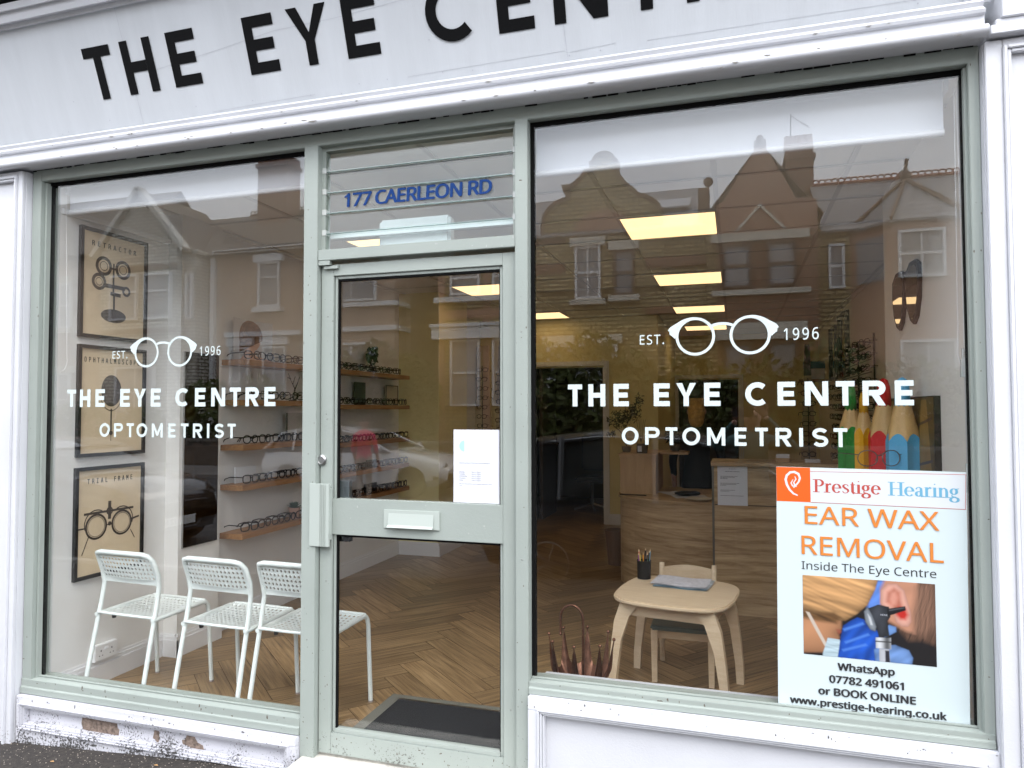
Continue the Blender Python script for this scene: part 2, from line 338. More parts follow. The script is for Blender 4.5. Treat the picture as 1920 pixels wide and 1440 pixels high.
# right-hand mitre of the panel moulding
for (u0, u1, pr_) in ((.757, .775, .018), (.775, .79, .032), (.79, .835, .02)):
    m.add([FP(u0, -.15, 0), FP(u1, -.15, 0), FP(u1, -.15, pr_), FP(u0, -.15, pr_), FP(u0, .372, 0), FP(u1, .372, 0), FP(u1, .372, pr_), FP(u0, .372, pr_)],
          [(0,3,2,1), (4,5,6,7), (3,7,6,2), (0,4,7,3), (1,2,6,5), (0,1,5,4)])
m.build('fascia_moulding', WHITE_HI, shop)
m = MB(); m.box(KX[0], .9, -.42, .2, 3.47, 3.56); m.build('hood', P('dark_lead', (.03, .03, .033), .6), shop)
# pilasters
for side in (-1, 1):
    m = MB()
    if side == 1: x0, x1, in0 = .80, 1.32, .872
    else: x0, x1, in0 = -3.93, -3.408, -3.84
    yb = .2
    m.box(x0, x1, -.083, yb, -.35, 2.70)
    ix0, ix1 = (in0, 1.25) if side == 1 else (in0, -3.462)
    zt, zb = 2.655, -.3 if side == -1 else .0
    # border boards stand proud, the panel is recessed
    m.box(x0+.002, ix0-.02, -.100, -.083, -.33, 2.699); m.box(ix1+.02, x1-.002, -.100, -.083, -.33, 2.699); m.box(ix0-.0195, ix1+.0195, -.100, -.083, zt+.02, 2.699)
    for (d, hh) in ((0, .112), (.012, .105)):
        m.box(ix0-.02+d, ix0-.008+d, -hh, -.084, zb, zt+.02-d); m.box(ix1+.008-d, ix1+.02-d, -hh, -.084, zb, zt+.02-d); m.box(ix0-.0075+d, ix1+.0075-d, -hh, -.084, zt+.008-d, zt+.02-d)
    m.build('pilaster', WHITE, shop, bevel=.0025)
# capital block over the right pilaster
m = MB(); m.box(.81, 1.32, -.135, .2, 2.705, 2.735); m.box(.83, 1.32, -.12, .2, 2.735, 2.76); m.box(.845, .985, -.13, .2, 2.76, 3.5); m.box(.985, 1.32, -.105, .2, 2.76, 3.5)
for k in range(4):
    xx = .868+k*.029
    m.tube([(xx, -.135, 2.86), (xx, -.138, 3.45)], .0085, 8)
m.build('capital', WHITE_HI, shop, bevel=.002)
m = MB(); m.box(-4.6, -3.93, -.1, .2, -.4, 2.83); m.box(1.32, 3.5, -.1, .2, -.4, 3.6); m.box(-4.6, 3.5, .05, .2, 3.5, 5.6); m.box(-8.6, -4.6, -.05, .2, -.6, 6.4); m.build('wall', P('neighbour_render', (.6, .6, .6), .8, vary=.08, bump=.4), shop)
# sage frame --------------------------------------------------------
fr = MB()
FY, BY = -.05, .045
fr.box(-3.404, -3.345, FY, BY, .09, 2.712)         # left stile
fr.box(-3.345, .77, FY, BY, 2.655, 2.712)          # head
fr.box(.766, .799, FY, BY, .37, 2.712)             # right stile
fr.box(-1.807, -1.737, FY-.004, BY, -.12, 2.656)   # mullion left of the door
fr.box(-.832, -.779, FY-.004, BY, -.12, 2.656)     # mullion right of the door
fr.box(-1.737, -.832, FY, BY, 2.144, 2.192)        # transom
m = fr.build('window_frame', SAGE, shop, bevel=.002)
bd = MB()                                           # thin beads behind the face
bd.box(-3.343, -3.330, -.03, -.006, .15, 2.65); bd.box(.757, .766, -.03, -.006, .43, 2.65)
bd.box(-1.737, -1.72, -.02, .02, 2.192, 2.656); bd.box(-.849, -.832, -.02, .02, 2.192, 2.656); bd.box(-1.72, -.849, -.02, .02, 2.638, 2.656)
bd.build('glazing_bead', SAGE, m)
# sills
s_ = MB(); s_.ext([(-.062, .092), (-.062, .122), (-.055, .126), (-.055, .160), (-.02, .163), (.05, .165), (.05, .092)], -3.402, -1.8075, 'x'); s_.build('sill', SAGE, shop, bevel=.0015); s_ = MB()
s_.ext([(-.062, .386), (-.062, .408), (-.055, .412), (-.055, .430), (-.02, .431), (.05, .432), (.05, .386)], -.7785, .7955, 'x')
s_.build('sill', SAGE, shop, bevel=.0015)
for x0, x1, z in ((-3.34, -1.809, .1652), (-.777, .765, .4322)): MB().box(x0, x1, -.018, -.008, z, z+.006).build('sill_bead', SAGE, shop, bevel=.001)
for x0, x1, z0, z1 in ((-3.345, -1.807, .165, 2.655), (-.779, .766, .432, 2.655)):
    g = MB(); g.box(x0, x0+.014, -.010, .02, z0, z1); g.box(x1-.010, x1, -.010, .02, z0, z1); g.box(x0+.014, x1-.01, -.011, .02, z1-.016, z1); g.build('gasket', GASK, shop)
for nm, x0, x1, z0, z1 in (('left', -3.333, -1.815, .164, 2.64), ('right', -.767, .758, .410, 2.64)):
    wn = MB().box(x0, x1, -.003, .003, z0, z1).build('window_pane', GLASS, shop)
    # lettering on the glass, same artwork twice
    dx = 0 if nm == 'right' else -2.572; dz = 0 if nm == 'right' else .006
    TH = [(-.629,-.572),(-.547,-.48),(-.448,-.389),(-.294,-.234),(-.21,-.137),(-.108,-.049),(.038,.124),(.15,.21),(.242,.32),(.345,.406),(.431,.504),(.533,.592)]
    OP = [(-.417,-.353),(-.328,-.273),(-.251,-.207),(-.189,-.124),(-.099,-.034),(-.001,.041),(.071,.115),(.141,.195),(.221,.234),(.265,.317),(.335,.38)]
    lt = MB(); G = lambda u, v, k: (u, -.0042-k, v)
    lettering(lt, 'THE EYE CENTRE', TH, 1.502+dz, .087, .0195, G, dx)
    lettering(lt, 'OPTOMETRIST', OP, 1.355+dz, .067, .013, G, dx)
    # spectacles emblem
    cz = 1.764+dz
    for sg in (-1, 1):
        cx = -.040+sg*.098+dx
        ring = strip(arc(cx, cz, .067, 0, 360, 56)[:-1], .0106, True)
        for pl in ring: lt.add([G(u, v, .0002) for u, v in pl], [(0,1,2,3)])
        key_ = [(-.052, .047), (-.025, .062), (.008, .068), (.040, .060), (.066, .044), (.086, .030), (.094, .019)]; wid = [.006, .008, .010, .012, .015, .018, .016]
        pp, ww = [], []
        for i in range(len(key_)-1):
            for j in range(5):
                f = j/5; p0, p1, p2, p3 = [key_[max(0, min(len(key_)-1, i+d))] for d in (-1, 0, 1, 2)]
                cr_ = [.5*((2*p1[c])+(-p0[c]+p2[c])*f+(2*p0[c]-5*p1[c]+4*p2[c]-p3[c])*f*f+(-p0[c]+3*p1[c]-3*p2[c]+p3[c])*f**3) for c in (0, 1)]
                pp.append((cx+sg*cr_[0], cz+cr_[1])); ww.append(wid[i]+(wid[i+1]-wid[i])*f)
        for pl in strip(pp, ww): lt.add([G(u, v, .0006) for u, v in pl], [(0,1,2,3)])
        lt.add([G(u, v, .0004) for u, v in ((cx+sg*.064, cz+.036), (cx+sg*.096, cz+.026), (cx+sg*.094, cz+.010), (cx+sg*.084, cz+.002), (cx+sg*.076, cz-.006), (cx+sg*.068, cz-.004))], [tuple(range(6))])
    for pl in strip(arc(-.040+dx, cz+.031, .042, 155, 25, 20, .014), .0105): lt.add([G(u, v, .0008) for u, v in pl], [(0,1,2,3)])
    lt.build('window_lettering', WVIN, wn, label='white vinyl lettering THE EYE CENTRE OPTOMETRIST with spectacles emblem')
    text('established_lettering', 'EST.', -.345+dx, 1.739+dz, .036, -.0042, WVIN, wn, width=.092, spacing=1.15, bold=.008)
    text('year_lettering', '1996', .174+dx, 1.741+dz, .042, -.0042, WVIN, wn, width=.118, spacing=1.2, bold=.008)
# transom louvres ------------------------------------------------------
zz = [2.184, 2.272, 2.363, 2.455, 2.549, 2.638]
for i in range(5):
    z0, z1 = zz[i], zz[i+1]
    l_ = MB().add([(-1.72, -.016, z0-.002), (-.849, -.016, z0-.002), (-.849, -.006, z1+.006), (-1.72, -.006, z1+.006), (-1.72, -.011, z0-.002), (-.849, -.011, z0-.002), (-.849, -.001, z1+.006), (-1.72, -.001, z1+.006)],
                  [(0,1,2,3), (4,7,6,5), (0,4,5,1), (3,2,6,7), (0,3,7,4), (1,5,6,2)])
    lo = l_.build('louvre_blade', LOUVG, shop)
    e = MB().box(-1.722, -.847, -.0165, -.0105, z0-.0045, z0-.0022); e.build('blade_edge', P('glass_edge', (.16, .24, .22), .2), lo)
    for xx in (-1.735, -.851):
        MB().box(xx, xx+.018, -.022, .012, z0-.010, z0+.014).build('blade_clip', P('clip_plastic', (.5, .52, .5), .5), lo)
text('street_number_lettering', '177 CAERLEON RD', -1.632, 2.382, .060, -.0305, BLUEV, shop, width=.69, bold=.024, to=lambda u, v: (u, -.0168+(v-2.361)*.1, v), spacing=.93)
# door ------------------------------------------------------------------
door = MB()
dy0, dy1 = -.026, .018
door.box(-1.732, -1.672, dy0, dy1, .018, 2.128); door.box(-.893, -.835, dy0, dy1, .018, 2.128)
door.box(-1.672, -.893, dy0, dy1, 2.078, 2.128); door.box(-1.672, -.893, dy0, dy1, .018, .108); door.box(-1.672, -.893, dy0, dy1, .952, 1.106)
for a in (-1.6695, -.9075):
    for z0, z1 in ((.108, .952), (1.106, 2.078)): door.box(a, a+.012, dy0+.010, dy1-.004, z0, z1)
door.box(-1.657, -.908, dy0+.010, dy1-.004, 2.064, 2.0775); door.box(-1.657, -.908, dy0+.004, dy1-.004, .1085, .124)
dr = door.build('door', SAGE, shop, bevel=.0015, label='glazed sage green door with a letterbox')
MB().box(-1.663, -.900, -.002, .004, 1.100, 2.07).box(-1.663, -.900, -.002, .004, .118, .958).build('door_pane', GLASS, dr)
g = MB()
for z0, z1 in ((.124, .951), (1.107, 2.064)):
    g.box(-1.657, -1.651, -.012, .003, z0, z1); g.box(-.912, -.906, -.012, .003, z0, z1); g.box(-1.651, -.912, -.012, .003, z1-.009, z1)
g.build('door_gasket', GASK, dr)
lb = MB().box(-1.421, -1.166, dy0-.007, dy0, .992, 1.070)
lbo = lb.build('letterbox', P('sage_plain', (.38, .42, .385), .4), dr, bevel=.0015)
MB().add([(-1.398, dy0-.0075, 1.056), (-1.192, dy0-.0075, 1.056), (-1.192, dy0-.015, 1.008), (-1.398, dy0-.015, 1.008), (-1.398, dy0-.025, .998), (-1.192, dy0-.025, .998), (-1.192, dy0-.008, .999), (-1.398, dy0-.008, .999)],
          [(0,1,2,3), (3,2,5,4), (4,5,6,7), (0,3,4,7), (1,6,5,2), (0,7,6,1)]).build('letter_flap', P('sage_plain', (.38, .42, .385)), lbo)
hd = MB().box(-1.764, -1.668, dy0-.034, dy0-.022, .903, 1.172).box(-1.700, -1.672, dy0-.022, dy0, .93, 1.15)
for k in range(4): hd.box(-1.712+k*.008, -1.709+k*.008, dy0-.036, dy0-.034, .905, 1.170)
hd.build('pull_handle', P('sage_plain', (.38, .42, .385)), dr, bevel=.002)
lk = MB().lathe([(.0, .0), (.023, .0), (.023, -.008), (.016, -.012), (.0155, -.009), (.001, -.009)], (-1.722, dy0, 1.272), 24, 'y'); lk.build('lock_cylinder', STEEL, dr, smooth=True)
MB().box(-1.714, -1.645, dy0-.014, dy0, 2.108, 2.120).box(-1.735, -1.68, -.048, dy0-.002, 2.124, 2.143).build('top_pivot', SAGE, dr)
MB().box(-1.665, -1.615, .018, .045, 1.106, 1.18).build('inner_handle', P('grey_alu', (.22, .25, .27), .35, .8), dr)
MB().box(-1.672, -1.612, .018, .045, .915, .949).build('inner_lock', BLACKV, dr)
# doorstep
st = MB().box(-1.80, -.785, -.34, .04, -.09, .004); st.box(-1.80, -.785, -.02, .04, .004, .015)
struct(st.build('doorstep', P('pale_stone', (.52, .50, .45), .8, vary=.25, vscale=18, bump=.8, bscale=70), bevel=.008))
# stall risers ---------------------------------------------------------
def riser(x0, x1, z0, z1, mat, deep, bw, bb=None):
    bb = bb or bw*.75
    m = MB(); f = -.082
    m.box(x0, x1, f+.03, .2, z0, z1)
    m.box(x0, x1, f, f+.03, z1-bw, z1); m.box(x0, x1, f, f+.03, z0, z0+bb)
    m.box(x0, x0+bw, f, f+.03, z0+bb, z1-bw); m.box(x1-bw, x1, f, f+.03, z0+bb, z1-bw)
    for d, hh in ((0, .014), (.009, .009), (.018, .003)):
        a, b, c, e = x0+bw*.8+d, x1-bw*.8-d, z0+bb-.005+d, z1-bw*.8-d
        m.box(a, b, f-hh, f+.029, e-.008, e); m.box(a, b, f-hh, f+.029, c, c+.008); m.box(a, a+.008, f-hh, f+.029, c+.008, e-.008); m.box(b-.008, b, f-hh, f+.029, c+.008, e-.008)
    return m.build('stall_riser', mat, shop, bevel=.0025)
riser(-3.40, -1.809, -.165, .088, WHITE_LOW, 0, .036, .105)
riser(-.776, .80, -.10, .384, WHITE, 0, .05)
m = MB()
for pts in ([(-3.01, .018), (-2.80, .014), (-2.795, -.008), (-2.785, -.012), (-2.79, -.04), (-2.85, -.046), (-2.93, -.043), (-3.005, -.038), (-3.015, -.01)],
            [(-2.58, .012), (-2.555, .01), (-2.552, -.022), (-2.560, -.05), (-2.575, -.03), (-2.59, -.026)],
            [(-2.40, .012), (-2.355, .010), (-2.34, -.012), (-2.31, -.022), (-2.30, -.05), (-2.36, -.048), (-2.385, -.035), (-2.42, -.03), (-2.425, -.012), (-2.405, -.008)]):
    m.ext(pts, -.0535, -.052)
m.build('bare_patch', P('bare_concrete', (.20, .15, .12), .95, vary=.6, vscale=60, bump=.9, bscale=120), shop)
# trims between frame and risers
MB().box(-3.404, -1.8075, -.048, .05, .0885, .0915).build('sill_packing', GASK, shop)

# small chips and screw heads in the paint of the frame, cornice and door
def chips(name, n, area, y, mat, smin, smax, seed, par):
    r = random.Random(seed); m = MB()
    for i in range(n):
        x = r.uniform(area[0], area[1]); z = r.uniform(area[2], area[3]); s = r.uniform(smin, smax); e = r.uniform(.6, 3.0); k = r.choice([0, 0, 1])
        q = []
        for j in range(9):
            a = 2*PI*j/9; w_ = s*r.uniform(.45, 1.1); q.append((x+w_*math.cos(a)*(e if k else 1), y-.0004, z+w_*math.sin(a)*(1 if k else e)))
        m.add(q, [tuple(range(9))])
    o = m.build(name, mat, par); return o
CHD = P('bare_wood_chip', (.12, .10, .08), .9, vary=.5, vscale=200); CHW = P('old_white_chip', (.42, .43, .41), .8, vary=.4, vscale=150)
for a_, n_ in (((-3.403, -3.347, .2, 2.7), 16), ((-1.805, -1.739, 0, 2.6), 22), ((-.830, -.781, .1, 2.6), 20), ((.768, .797, .4, 2.7), 14)):
    chips('paint_chip', n_, a_, FY-(.004 if -2 < a_[0] < 0 else 0), CHD, .0009, .0032, n_, shop)
chips('paint_chip', 26, (-3.38, -1.82, .128, .158), -.055, CHD, .001, .005, 3, shop); chips('paint_chip', 16, (-.77, .78, .413, .428), -.055, CHD, .001, .004, 4, shop)
chips('paint_chip', 10, (-1.73, -.84, 2.146, 2.19), -.05, CHW, .001, .004, 5, shop); chips('paint_chip', 18, (-1.73, -1.674, .05, 2.1), dy0, CHD, .0008, .003, 6, shop)
chips('paint_chip', 20, (-1.66, -.9, .96, 1.10), dy0, CHW, .0008, .003, 7, shop); chips('paint_chip', 34, (-1.66, -.85, .02, .10), dy0, CHD, .0008, .003, 8, shop)
chips('paint_chip', 30, (-3.40, -1.82, .045, .085), -.082, P('mould_speck', (.07, .065, .06), .9), .0012, .006, 9, shop)
chips('paint_chip', 40, (-.77, .79, .335, .382), -.082, P('mould_speck', (.07, .065, .06), .9), .0008, .003, 10, shop)
r = random.Random(21); m = MB()
for i in range(46):
    x = r.uniform(-3.4, .78); s = r.uniform(.001, .005); e = r.uniform(1, 5); yy, zz_ = r.choice([(-.1605, 2.717), (-.1585, 2.7265), (-.1555, 2.708), (-.1305, 2.792)])
    m.add([(x-s*e, yy-.0004, zz_), (x-s*e*.3, yy-.0004, zz_+s*.8), (x+s*e*.6, yy-.0004, zz_+s*.5), (x+s*e, yy-.0004, zz_), (x+s*e*.2, yy-.0006, zz_-s*.8)], [(0,1,2,3,4)])
m.build('flaked_paint', P('flake_grey', (.20, .19, .175), .9, vary=.5, vscale=120), shop)
m = MB()
for x, z in ((-1.70, .3), (-1.70, .75), (-1.70, 1.45), (-1.70, 1.9), (-.862, .3), (-.862, 1.5), (-1.775, .5), (-1.775, 1.3), (-1.775, 2.0), (-.806, .9), (-.806, 1.8)): m.lathe([(.001, 0), (.0035, 0), (.003, -.001), (.001, -.001)], (x, dy0 if -1.73 < x < -.84 else FY-.004, z), 8, 'y')
m.build('screw_head', P('screw', (.25, .26, .24), .5, .3), shop)
# dark ragged line where the soffit meets the frame, old sealant
m = MB(); x = -3.40; r = random.Random(8)
while x < .78:
    w_ = r.uniform(.01, .06); h = r.uniform(.0015, .007)
    if r.random() < .75: m.box(x, x+w_, -.0535, -.0505, 2.712-h, 2.7118)
    x += w_*1.1
m.build('soffit_gap', GASK, shop)
# ================================================================ INTERIOR
WALL = P('shop_wall_paint', (.74, .73, .71), .75, vary=.03, vscale=2)
CREAM = P('cream_wall_paint', (.79, .70, .37), .75, vary=.04, vscale=2)
SKIRT = P('gloss_white', (.76, .76, .77), .3)
OAK = wood('oak_shelf', (.26, .125, .045), (.42, .22, .09), (14, 1, 14))
OAKX = wood('oak_desk', (.25, .150, .072), (.57, .41, .235), (.9, .9, 11), .45, 2.6)
OAKL = wood('oak_light', (.40, .25, .12), (.50, .33, .17), (9, 9, 1.2), .5, 3)
BIRCH = wood('birch', (.66, .50, .33), (.76, .61, .43), (2, 16, 16), .4, 3)
BLK = P('black_acetate', (.006, .005, .005), .5, spec=.15)
DARKM = P('black_satin', (.015, .015, .016), .4)
# floor ------------------------------------------------------------
def herring():
    W_, L_ = .15, .75; vs, fs, uv, cl = [], [], [], []
    a = math.radians(3); ca, sa = math.cos(a), math.sin(a)
    def put(x0, y0, x1, y1, hor):
        cx, cy = (x0+x1)/2, (y0+y1)/2
        X = (cx-cy)*.7071; Y_ = (cx+cy)*.7071
        X, Y_ = X*ca-Y_*sa-1.2, X*sa+Y_*ca+.05
        if not (-3.7 < X < 1.6 and -.3 < Y_ < 9.6): return
        g = .0013; q = [(x0+g, y0+g), (x1-g, y0+g), (x1-g, y1-g), (x0+g, y1-g)]
        o = len(vs); sd = RND.random(); ru, rv = RND.uniform(0, 50), RND.uniform(0, 50)
        for (x, y) in q:
            u_, v_ = (x-y)*.7071, (x+y)*.7071
            u_, v_ = u_*ca-v_*sa-1.2, u_*sa+v_*ca+.05
            vs.append((u_, v_, .003))
            lx, ly = x-x0, y-y0
            uv.append((ru+(lx if hor else ly), rv+(ly if hor else lx)))
        fs.append((o, o+1, o+2, o+3)); cl.append(sd*.62+(0 if hor else .38))  # random tone per plank, plus gloss that varies with direction painted into it
    for b in range(-22, 22):
        for k in range(-90, 90):
            x = k*W_+b*L_; y = k*W_-b*L_
            put(x, y, x+L_, y+W_, True); put(x, y+W_, x+W_, y+W_+L_, False)
    me = bpy.data.meshes.new('floor'); me.from_pydata(vs, [], fs)
    me.uv_layers.new(name='UV'); me.color_attributes.new('tone', 'FLOAT_COLOR', 'CORNER')
    me.uv_layers['UV'].data.foreach_set('uv', [c for p in me.polygons for li in p.loop_indices for c in uv[me.loops[li].vertex_index]])
    me.color_attributes['tone'].data.foreach_set('color', [c for p in me.polygons for li in p.loop_indices for c in (cl[p.index],)*3+(1,)])
    m, t, b = newmat('herringbone_oak'); n = t.nodes; l = t.links.new
    u = n.new('ShaderNodeUVMap'); u.uv_map = 'UV'; q = n.new('ShaderNodeMapping'); q.inputs['Scale'].default_value = (1.6, 34, 1); l(u.outputs[0], q.inputs[0])
    a = n.new('ShaderNodeTexNoise'); a.inputs['Scale'].default_value = 1.6; a.inputs['Detail'].default_value = 9; a.inputs['Roughness'].default_value = .6; a.inputs['Distortion'].default_value = .12; l(q.outputs[0], a.inputs['Vector'])
    r = n.new('ShaderNodeValToRGB'); e = r.color_ramp.elements; e[0].position = .28; e[1].position = .66
    e[0].color = (.10, .058, .024, 1); e[1].color = (.43, .29, .15, 1); x = e.new(.45); x.color = (.27, .17, .080, 1); l(a.outputs['Fac'], r.inputs[0])
    v = n.new('ShaderNodeVertexColor'); v.layer_name = 'tone'; mr = n.new('ShaderNodeMapRange'); mr.inputs['To Min'].default_value = .62; mr.inputs['To Max'].default_value = 1.22; l(v.outputs[0], mr.inputs['Value'])
    hs = n.new('ShaderNodeHueSaturation'); l(mr.outputs[0], hs.inputs['Value']); l(r.outputs[0], hs.inputs['Color']); l(hs.outputs[0], b.inputs['Base Color'])
    b.inputs['Roughness'].default_value = .30; b.inputs['Specular IOR Level'].default_value = .35
    bm = bmesh.new(); bm.from_mesh(me)
    for co_, no_ in (((-3.36, 0, 0), (-1, 0, 0)), ((1.3, 0, 0), (1, 0, 0)), ((0, .052, 0), (0, -1, 0)), ((0, 9.41, 0), (0, 1, 0))):
        bmesh.ops.bisect_plane(bm, geom=bm.verts[:]+bm.edges[:]+bm.faces[:], plane_co=co_, plane_no=no_, clear_outer=True)
    bm.to_mesh(me); bm.free()
    me.materials.append(m); o = bpy.data.objects.new('floor', me); sc.collection.objects.link(o); ORG[o.name] = Vector(); return o
struct(herring())
struct(MB().box(-3.6, 1.6, .05, 9.6, -.2, .0).build('subfloor', P('dark_gap', (.04, .025, .015), .9)))
# walls -------------------------------------------------------------
def wall(name, *b, mat=WALL):
    m = MB()
    for q in b: m.box(*q)
    return struct(m.build(name, mat))
wall('left_wall', (-3.6, -3.338, .05, 6.6, 0, 2.75), (-3.338, -3.238, .803, 1.165, 0, 2.70))
wall('chimney_breast', (-3.338, -2.885, 3.99, 4.79, 0, 2.7), mat=CREAM)
wall('right_wall', (.82, 1.6, .05, 1.71, 0, 2.75), (1.26, 1.6, 1.71, 9.6, 0, 2.75), mat=P('right_wall_paint', (.82, .80, .76), .75))
wall('back_wall', (-3.34, -2.56, 6.5, 6.62, 0, 2.7), (-1.637, -1.05, 6.5, 6.62, 0, 2.7), (-2.56, -1.637, 6.5, 6.62, 2.045, 2.7), mat=CREAM)
wall('rear_wall', (-1.05, -.93, 6.5, 9.42, 0, 2.7), (-.93, -.88, 9.3, 9.42, 0, 2.7), (.06, 1.26, 9.3, 9.42, 0, 2.7), (-.88, .06, 9.3, 9.42, 1.97, 2.7), mat=CREAM)
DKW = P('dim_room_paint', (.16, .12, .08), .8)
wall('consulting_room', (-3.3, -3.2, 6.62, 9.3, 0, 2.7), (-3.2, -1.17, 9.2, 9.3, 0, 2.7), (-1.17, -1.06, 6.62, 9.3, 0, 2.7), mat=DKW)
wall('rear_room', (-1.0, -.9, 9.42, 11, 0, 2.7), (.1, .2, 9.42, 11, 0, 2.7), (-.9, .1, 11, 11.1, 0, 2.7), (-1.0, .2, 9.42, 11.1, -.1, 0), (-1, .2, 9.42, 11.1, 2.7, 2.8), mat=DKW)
CEIL = P('ceiling_tile', (.76, .75, .71), .85, bump=.4, bscale=90)
c = MB(); c.box(-3.6, 1.6, .05, 11.1, 2.70, 2.85); struct(c.build('ceiling', CEIL))
gx = [-3.27, -2.63, -2.03, -1.36, -.69, -.085, .56, 1.2]; gy = [.42, 1.05, 1.67, 2.28, 2.96, 3.65, 4.26, 5.0, 5.74, 6.36, 7.1, 7.79, 8.4]
c = MB()
for x in gx: c.box(x-.013, x+.013, .06, 9.3, 2.695, 2.6995)
for y in gy: c.box(-3.33, 1.25, y-.012, y+.012, 2.692, 2.6945)
struct(c.build('ceiling_grid', P('ceiling_bar', (.60, .59, .56), .5)))
EM = P('lit_diffuser', (.9, .85, .75), .5, emit=(1, .67, .33), es=.88)
c = thing('ceiling_light', 'x', 'ceiling light', (0, 0, 2.70), 'square lit ceiling light panels')
f_ = MB()
for a in ((-.30, .30, -.30, -.288), (-.30, .30, .288, .30), (-.30, -.288, -.288, .288), (.288, .30, -.288, .288)): f_.box(*a, 2.684, 2.699)
ORG[c.name] = Vector((0, 0, 2.70)); f_.build('light_frame', P('white_metal', (.7, .7, .68), .4), c); 
d_ = MB().box(-.287, .287, -.287, .287, 2.688, 2.698); d_.build('diffuser', EM, c)
lp = [(x, y) for y in (1.975, 3.955, 6.05) for x in (-.3875, -2.33)]+[(-.3875, 8.1)]
rown = {1.975: 'nearest the windows', 3.955: 'in the second row from the windows', 6.05: 'in the third row from the windows', 8.1: 'farthest back, by the rear doorway'}
for i, (x, y) in enumerate(lp):
    lab = 'square lit ceiling panel on the %s side, %s' % ('right' if x > -1 else 'left', rown[y])
    if i == 0: c.location = (x, y, 2.70); c['label'] = lab
    else: dup(c, (x, y, 2.70), label=lab)
# skirting, door casings, pillar trims ---------------------------------
def skirt(pts, side):
    """pts: chain of wall-foot corners; side = list of outward normals"""
    m = MB()
    for (a, b), (nx, ny) in zip(zip(pts, pts[1:]), side):
        for th, h0, h1 in ((.018, 0.003, .105), (.013, .105, .125), (.006, .125, .14)):
            x0, x1 = sorted((a[0], b[0])); y0, y1 = sorted((a[1], b[1]))
            if nx: m.box(a[0]+.0005*nx, a[0]+th*nx, y0, y1+(.0), h0, h1)
            else: m.box(x0, x1, a[1]+.0005*ny, a[1]+th*ny, h0, h1)
    return struct(m.build('skirting_board', SKIRT, bevel=.001))
skirt([(-3.338, .06), (-3.338, .80), (-3.22, .803), (-3.238, .803), ], [(1, 0), (0, -1), (0, -1)][:2])
skirt([(-3.238, .785), (-3.238, 1.183)], [(1, 0)])
skirt([(-3.338, 1.165), (-3.338, 3.99), (-2.885, 3.99)], [(1, 0), (0, -1)])
skirt([(-2.885, 3.972), (-2.885, 4.79)], [(1, 0)]); skirt([(-3.338, 4.79), (-3.338, 6.5)], [(1, 0)]); skirt([(-3.32, 6.5), (-2.64, 6.5)], [(0, -1)]); skirt([(-1.56, 6.5), (-1.05, 6.5)], [(0, -1)])
skirt([(.82, .06), (.82, 1.71)], [(-1, 0)]); skirt([(1.26, 1.71), (1.26, 9.3)], [(-1, 0)])
def casing(x0, x1, y, zt):
    t = thing('doorway', 'x', 'doorway', (x0, y, 0)); m = MB()
    for d, th in ((.0, .02), (.03, .03)):
        m.box(x0-.08+d, x0-.05+d, y-th, y, 0, zt+.08-d); m.box(x1+.05-d, x1+.08-d, y-th, y, 0, zt+.08-d); m.box(x0-.05+d, x1+.05-d, y-th, y, zt+.05-d, zt+.08-d)
    m.box(x0-.019, x0+.0, y-.01, y+.12, 0, zt); m.box(x1, x1+.019, y-.01, y+.12, 0, zt)
    m.build('architrave', SKIRT, t); return t
t = casing(-2.56, -1.637, 6.5, 2.045); t['label'] = 'white door frame round the dark doorway behind the entrance door side'
d = MB().box(-2.53, -2.49, 6.64, 7.4, .01, 2.03); o = d.build('door_leaf', P('dark_door', (.05, .035, .025), .5), t)
MB().tube([(-2.49, 7.32, 1.0), (-2.43, 7.32, 1.0), (-2.43, 7.22, 1.0)], .009, 8).build('door_handle', STEEL, o)
t = casing(-.88, .06, 9.3, 1.97); t['label'] = 'pale door frame round the dark rear doorway above the reception desk'
# pictures on the left wall --------------------------------------------
MAT_B = P('beige_print', (.68, .55, .38), .55, vary=.06, vscale=5)
GREYP = P('grey_print', (.16, .145, .125), .6, vary=.5, vscale=60)
def frame_pic(z0, z1, y0, y1, label, title, draw):
    t = thing('framed_print', label, 'picture', (-3.338, (y0+y1)/2, z0), 'framed vintage prints of eye instruments on the left wall')
    x = -3.337; m = MB()
    b = .019
    m.box(x, x+.022, y0, y1, z0, z0+b); m.box(x, x+.022, y0, y1, z1-b, z1); m.box(x, x+.022, y0, y0+b, z0+b, z1-b); m.box(x, x+.022, y1-b, y1, z0+b, z1-b)
    m.build('frame', DARKM, t, bevel=.0015)
    MB().box(x, x+.009, y0+b, y1-b, z0+b, z1-b).build('print', MAT_B, t)
    T = lambda u, v, k=0: (x+.0095+k*.0003, y0+u, z0+v)      # u along the wall, into the shop
    text('title', title, (y1-y0)/2, (z1-z0)-.092, .027, 0, DKINK, t, width=.30 if len(title) < 12 else .37, align='C', spacing=1.7, bold=.012, font=MONO, to=lambda u, v: T(u, v, 1))
    d = MB(); draw(d, T); d.build('instrument_drawing', P('sepia_ink', (.07, .055, .045), .6, vary=.5, vscale=120), t)
    return t
def ringp(d, T, cu, cv, r, w_, k=1, ry=None, a0=0, a1=360):
    closed = a1-a0 >= 360; pts = arc(cu, cv, r, a0, a1, 28, ry); pts = pts[:-1] if closed else pts
    for q in strip(pts, w_, closed): d.add([T(u, v, k) for u, v in q], [(0,1,2,3)])
def discp(d, T, cu, cv, r, k=1, ry=None): q = arc(cu, cv, r, 0, 360, 24, ry)[:-1]; d.add([T(u, v, k) for u, v in q], [tuple(range(len(q)))])
def linep(d, T, pts, w_, k=1):
    for q in strip(pts, w_): d.add([T(u, v, k) for u, v in q], [(0,1,2,3)])
